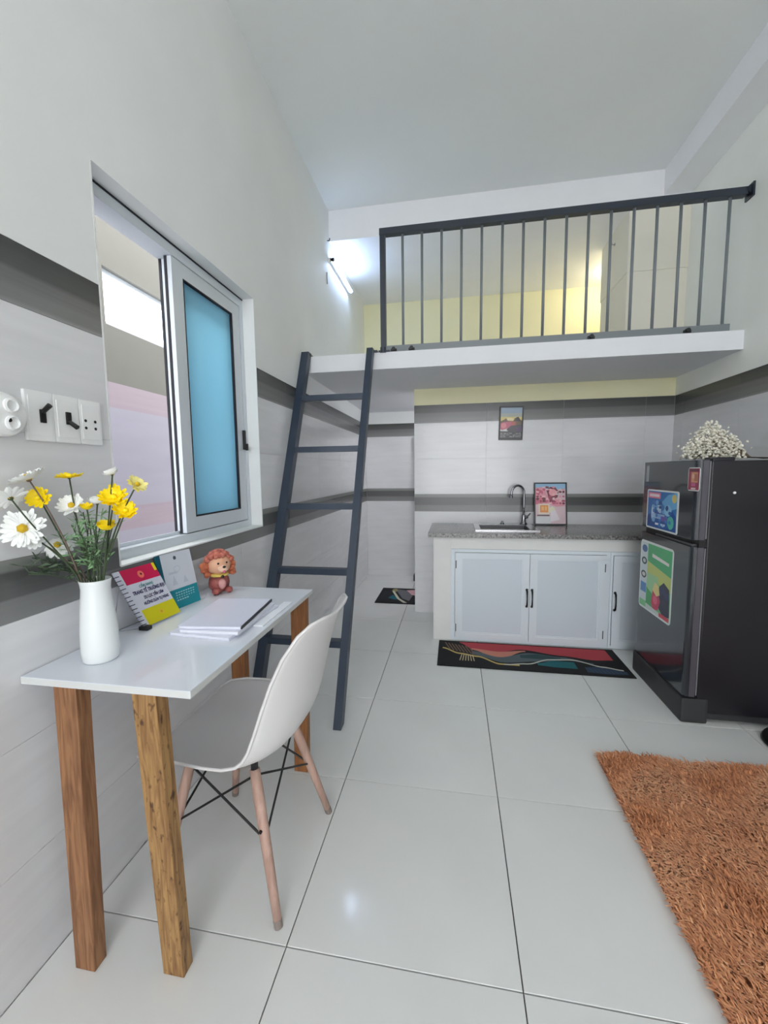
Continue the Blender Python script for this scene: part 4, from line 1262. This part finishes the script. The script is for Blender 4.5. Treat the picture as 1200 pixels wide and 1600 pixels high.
dg = mat('dark_fern_green', (70, 90, 66), 0.6, noise=0.15, nscale=30)
greenery([(118, 810, .87), (130, 800, .89), (138, 815, .9), (125, 830, .87), (145, 822, .88), (112, 820, .9)], 'bright green feathery spray in the middle of the vase', gr)
greenery([(35, 885, .80), (50, 872, .84), (62, 890, .84), (44, 898, .82)], 'dark drooping feathery spray on the left of the vase', dg)
greenery([(160, 800, .9), (178, 815, .9), (92, 830, .86), (150, 842, .88)], 'thin green sprays around the yellow daisies', gr)

# cards standing against the wall
def card(name, BL, BR, TL, TR, th, label, cat, body_col):
    BL, BR, TL, TR = map(Vector, (BL, BR, TL, TR))
    n = (BR - BL).cross(TL - BL).normalized()
    t = thing(name, BL, label, cat)
    vs = [BL - n * th, BR - n * th, TR - n * th, TL - n * th, BL, BR, TR, TL]
    mb = MB(); mb.add(vs, [(0, 3, 2, 1), (4, 5, 6, 7), (0, 1, 5, 4), (1, 2, 6, 5), (2, 3, 7, 6), (3, 0, 4, 7)])
    mb.build('cover', mat('card_' + name, body_col, 0.4), t)
    return t, BL, BR - BL, TL - BL, n
c1, O1, U1, V1, N1 = card('desk_calendar', (0.083, 1.088, Z0 + .006), (0.098, 1.238, Z0 + .006), (0.014, 1.057, 0.950), (0.029, 1.207, 0.950), 0.006, 'red, white and yellow spiral desk calendar propped by the vase', 'calendar', (206, 208, 220))
PATCH1 = [((212, 214, 226), ((0, 0), (1, 1))), ((200, 16, 76), ((.13, .74), (1, 1))), ((216, 206, 22), ((.13, .0), (1, .28))), ((240, 120, 100), circ(.56, .86, .075, .065)), ((80, 20, 30), circ(.57, .865, .025, .02)), ((236, 190, 60), circ(.56, .145, .05, .04)), ((200, 170, 40), circ(.56, .145, .028, .022)), ((236, 214, 30), ((.93, .86), (1, 1)))]
print_on('print', c1, O1, U1, V1, PATCH1, 0.3, 0.0003)
navy = mat('navy_ink', (34, 28, 84), 0.5)
teal_ink = mat('teal_ink', (90, 150, 150), 0.5)
def line(s, u, v, size, m, st=1.0):
    text_on('lettering', s, c1, O1 + U1 * u + V1 * v, U1, V1 - U1.normalized() * V1.dot(U1.normalized()), size, m, 0.0014, stretch=st)
line('CẨM NANG', .55, .665, .0125, teal_ink, .8)
line('TRANG TẾ TRƯỜNG ĐẠI', .56, .575, .0165, navy, .66)
line('DU LỌC TẦN CÂM', .60, .465, .0135, navy, .68)
line('HƯỚNG DẪN TỰ BÁNG', .60, .365, .0135, navy, .68)
for i in range(13):
    p = O1 + V1 * (.05 + i * .072) + U1 * .045
    mb = MB(); mb.tube([p + N1 * .0012 + U1 * .02, p + N1 * .006, p - U1 * .05 + N1 * .001, p - U1 * .05 - N1 * .008], .0013, 5)
    mb.build('spiral_ring', mat('ring_dark', (30, 30, 44), 0.4), c1)
# easel back of the calendar
mb = MB()
b0 = O1 + V1 * .9; b1 = O1 + V1 * .9 + U1
f0 = Vector((0.006, 1.060, Z0)); f1 = Vector((0.012, 1.20, Z0))
mb.tube([O1 + U1 * .04 - N1 * .008, Vector((0.012, 1.045, Z0 + .004)), O1 + V1 * .75 - N1 * .008], .0018, 6)
mb.tube([O1 + U1 * .9 - N1 * .008, Vector((0.03, 1.215, Z0 + .004)), O1 + V1 * .75 + U1 * .9 - N1 * .008], .0018, 6)
mb.tube([Vector((0.012, 1.045, Z0 + .004)), Vector((0.03, 1.215, Z0 + .004))], .0018, 6)
mb.build('wire_stand', mat('wire_grey', (150, 152, 156), 0.4, metal=0.5), c1)
mb = MB(); mb.cbox(0.070, 0.100, 1.078, 1.100, Z0, Z0 + .012, .002); mb.build('foot', black_pl, c1)

c2, O2, U2, V2, N2 = card('standing_booklet', (0.052, 1.236, Z0), (0.074, 1.388, Z0), (0.014, 1.238, 0.963), (0.036, 1.390, 0.963), 0.008, 'white and teal booklet standing behind the desk calendar', 'booklet', (18, 110, 122))
P2 = [((28, 136, 150), ((0, 0), (1, 1))), ((12, 84, 104), ((0, 0), (.10, 1))), ((208, 212, 220), ((.10, .345), (1, 1))), ((80, 84, 96), circ(.50, .90, .045, .035)), ((188, 194, 206), ((.24, .62), (.5, .66))), ((190, 198, 208), circ(.5, .70, .10, .06)), ((208, 212, 220), circ(.5, .70, .08, .045)), ((190, 196, 206), [(.28, .42), (.36, .6), (.44, .42)]), ((190, 196, 206), [(.6, .42), (.68, .56), (.76, .42)])]
print_on('print', c2, O2, U2, V2, P2, 0.3, 0.0003)
wh_ink = mat('white_ink', (190, 226, 230), 0.5)
for k in range(4):
    print_on('text_line', c2, O2 + U2 * .30 + V2 * (.27 - k * .045) + N2 * .0012, U2 * .58, V2 * .018, [((170, 214, 220), ((i / 8 + .01, 0), (i / 8 + .10 - .02 * ((i * 3 + k) % 3), 1))) for i in range(8 - (k == 3) * 3)], 0.4)

# booklets lying on the table
def booklet(name, cx_, cy_, w, d, rz, z, th, label, cover, skew=0.0):
    t = thing(name, (cx_, cy_, z), label, 'booklet', None, rz)
    mb = MB(); mb.box(-w / 2 + .003, w / 2 - .003, -d / 2 + .003, d / 2 - .003, th * .12, th * .88); mb.build('pages', mat('paper_white', (232, 234, 240), 0.6), t, local=True)
    for zz, nm in ((0.0, 'back_cover'), (th * .88, 'front_cover')):
        mb = MB(); mb.box(-w / 2, w / 2, -d / 2, d / 2, zz, zz + th * .12); mb.build(nm, mat('cover_' + name + str(cover), cover, 0.3), t, local=True)
    return t
booklet('paper_booklet', 0.302, 1.200, 0.205, 0.300, math.radians(-4), Z0, 0.009, 'lowest white booklet lying on the study table', (226, 228, 240))
booklet('paper_booklet', 0.312, 1.196, 0.190, 0.270, math.radians(2), Z0 + 0.0095, 0.010, 'middle white booklet in the pile on the study table', (222, 224, 236))
t = booklet('paper_folder', 0.300, 1.206, 0.195, 0.270, math.radians(6), Z0 + 0.020, 0.008, 'topmost white folder with painted gap shade along its side on the study table', (220, 222, 238))
mb = MB(); mb.box(0.0945, 0.0985, -0.133, 0.133, 0.0, 0.008); mb.build('gap_shade', mat('gap_shade_black', (30, 30, 36), 0.5), t, local=True)  # black strip paints the shaded gap at the right of the folder
mb = MB(); mb.box(0.408, 0.440, 1.16, 1.40, Z0, Z0 + 0.0035)
tag(mb.build('paper_sheet', mat('paper_white', (232, 234, 240), 0.6)), 'loose white sheets along the right edge of the study table', 'paper')

# puppy figurine
DC = Vector((0.092, 1.488, Z0))
dg_ = thing('puppy_figurine', DC, 'curly brown puppy figurine with open mouth at the far end of the study table', 'figurine')
fur = mat('puppy_curls', (150, 78, 70), 0.7, col2=(204, 122, 100), nscale=60)
fur2 = mat('puppy_face', (224, 172, 140), 0.6)
fur3 = mat('puppy_ear', (186, 104, 72), 0.7, noise=0.12, nscale=60)
body_c = mat('puppy_body', (104, 42, 48), 0.6, col2=(178, 98, 88), nscale=40)
fdir = Vector((0.80, -0.60, 0)).normalized(); sdir = Vector((0.60, 0.80, 0))
def dp(f, s, z): return DC + fdir * f + sdir * s + Vector((0, 0, z))
R3 = Matrix((fdir, sdir, Vector((0, 0, 1)))).transposed()
mb = MB(); mb.ball(dp(0, 0, 0.042), 0.043, .82, 1, 1, 2, R3); mb.build('body', body_c, dg_, smooth=True)
hd = MB(); hd.ball(dp(0.004, 0, 0.118), 0.046, .9, 1.05, .98, 2, R3); head = hd.build('head', fur2, dg_, smooth=True)
rr_ = random.Random(5)
mb = MB()
for i in range(120):
    a = rr_.uniform(0, 2 * PI); b = rr_.uniform(.25, 1.45)
    d = Vector((math.cos(a) * math.cos(b), math.sin(a) * math.cos(b), math.sin(b)))
    if d.x > .45 and d.z < .55: continue
    c = dp(0.004 + d.x * .043, d.y * .050, 0.120 + d.z * .050)
    mb.ball(c, rr_.uniform(.008, .012), n=1)
mb.build('curls', fur, head, smooth=True)
for s in (-1, 1):
    mb = MB()
    for i in range(22):
        mb.ball(dp(rr_.uniform(-.006, .012), s * (.052 + rr_.uniform(-.012, .012)), .108 + rr_.uniform(-.034, .03)), rr_.uniform(.009, .013), n=1)
    mb.build('ear', fur3, head, smooth=True)
    mb = MB(); mb.ball(dp(.044, s * .017, .128), .0045, n=1); mb.build('eye', black_pl, head, smooth=True)
    mb = MB(); mb.ball(dp(.030, s * .026, .014), .017, 1.1, .9, .8, 2, R3); mb.build('paw', body_c, dg_, smooth=True)
mb = MB(); mb.ball(dp(.044, 0, .106), .019, .8, 1.15, .8, 2, R3); mb.build('muzzle', mat('puppy_muzzle', (236, 196, 168), 0.6), head, smooth=True)
mb = MB(); mb.ball(dp(.060, 0, .115), .0062, .8, 1.2, .9, 1, R3); mb.build('nose', black_pl, head, smooth=True)
mb = MB(); mb.ball(dp(.056, 0, .095), .0068, .6, 1, 1.1, 1, R3); mb.build('tongue', mat('tongue_pink', (216, 110, 140), 0.5), head, smooth=True)
mb = MB(); mb.lathe([(.030, -.006), (.036, -.004), (.037, .004), (.030, .007)], tuple(dp(0.002, 0, .076)), 20); mb.build('collar', mat('collar_yellow', (216, 190, 96), 0.6), dg_)
mb = MB(); mb.ball(dp(.039, 0, .072), .0075, n=1); mb.build('bell', mat('bell_dark', (60, 40, 36), 0.4), dg_, smooth=True)
mb = MB(); mb.ball(dp(.030, 0, .042), .018, .7, .9, 1.2, 2, R3); mb.build('chest_patch', mat('chest_pink', (206, 150, 146), 0.6), dg_, smooth=True)
# sprig behind the figurine
sp = thing('dried_sprig', (0.03, 1.56, TZT), 'tiny grey-green sprig beside the puppy figurine', 'sprig')
mb = MB()
for i in range(10):
    a = rr_.uniform(-.6, .8)
    mb.tube([(0.035, 1.545, Z0), (0.04 + .01 * a, 1.56, Z0 + .04), (0.045 + .03 * a, 1.575 + rr_.uniform(-.01, .02), Z0 + .085 + rr_.uniform(-.02, .02))], [.0014, .0012, .0022], 4)
mb.build('twigs', mat('sage_green', (120, 128, 112), 0.7), sp)
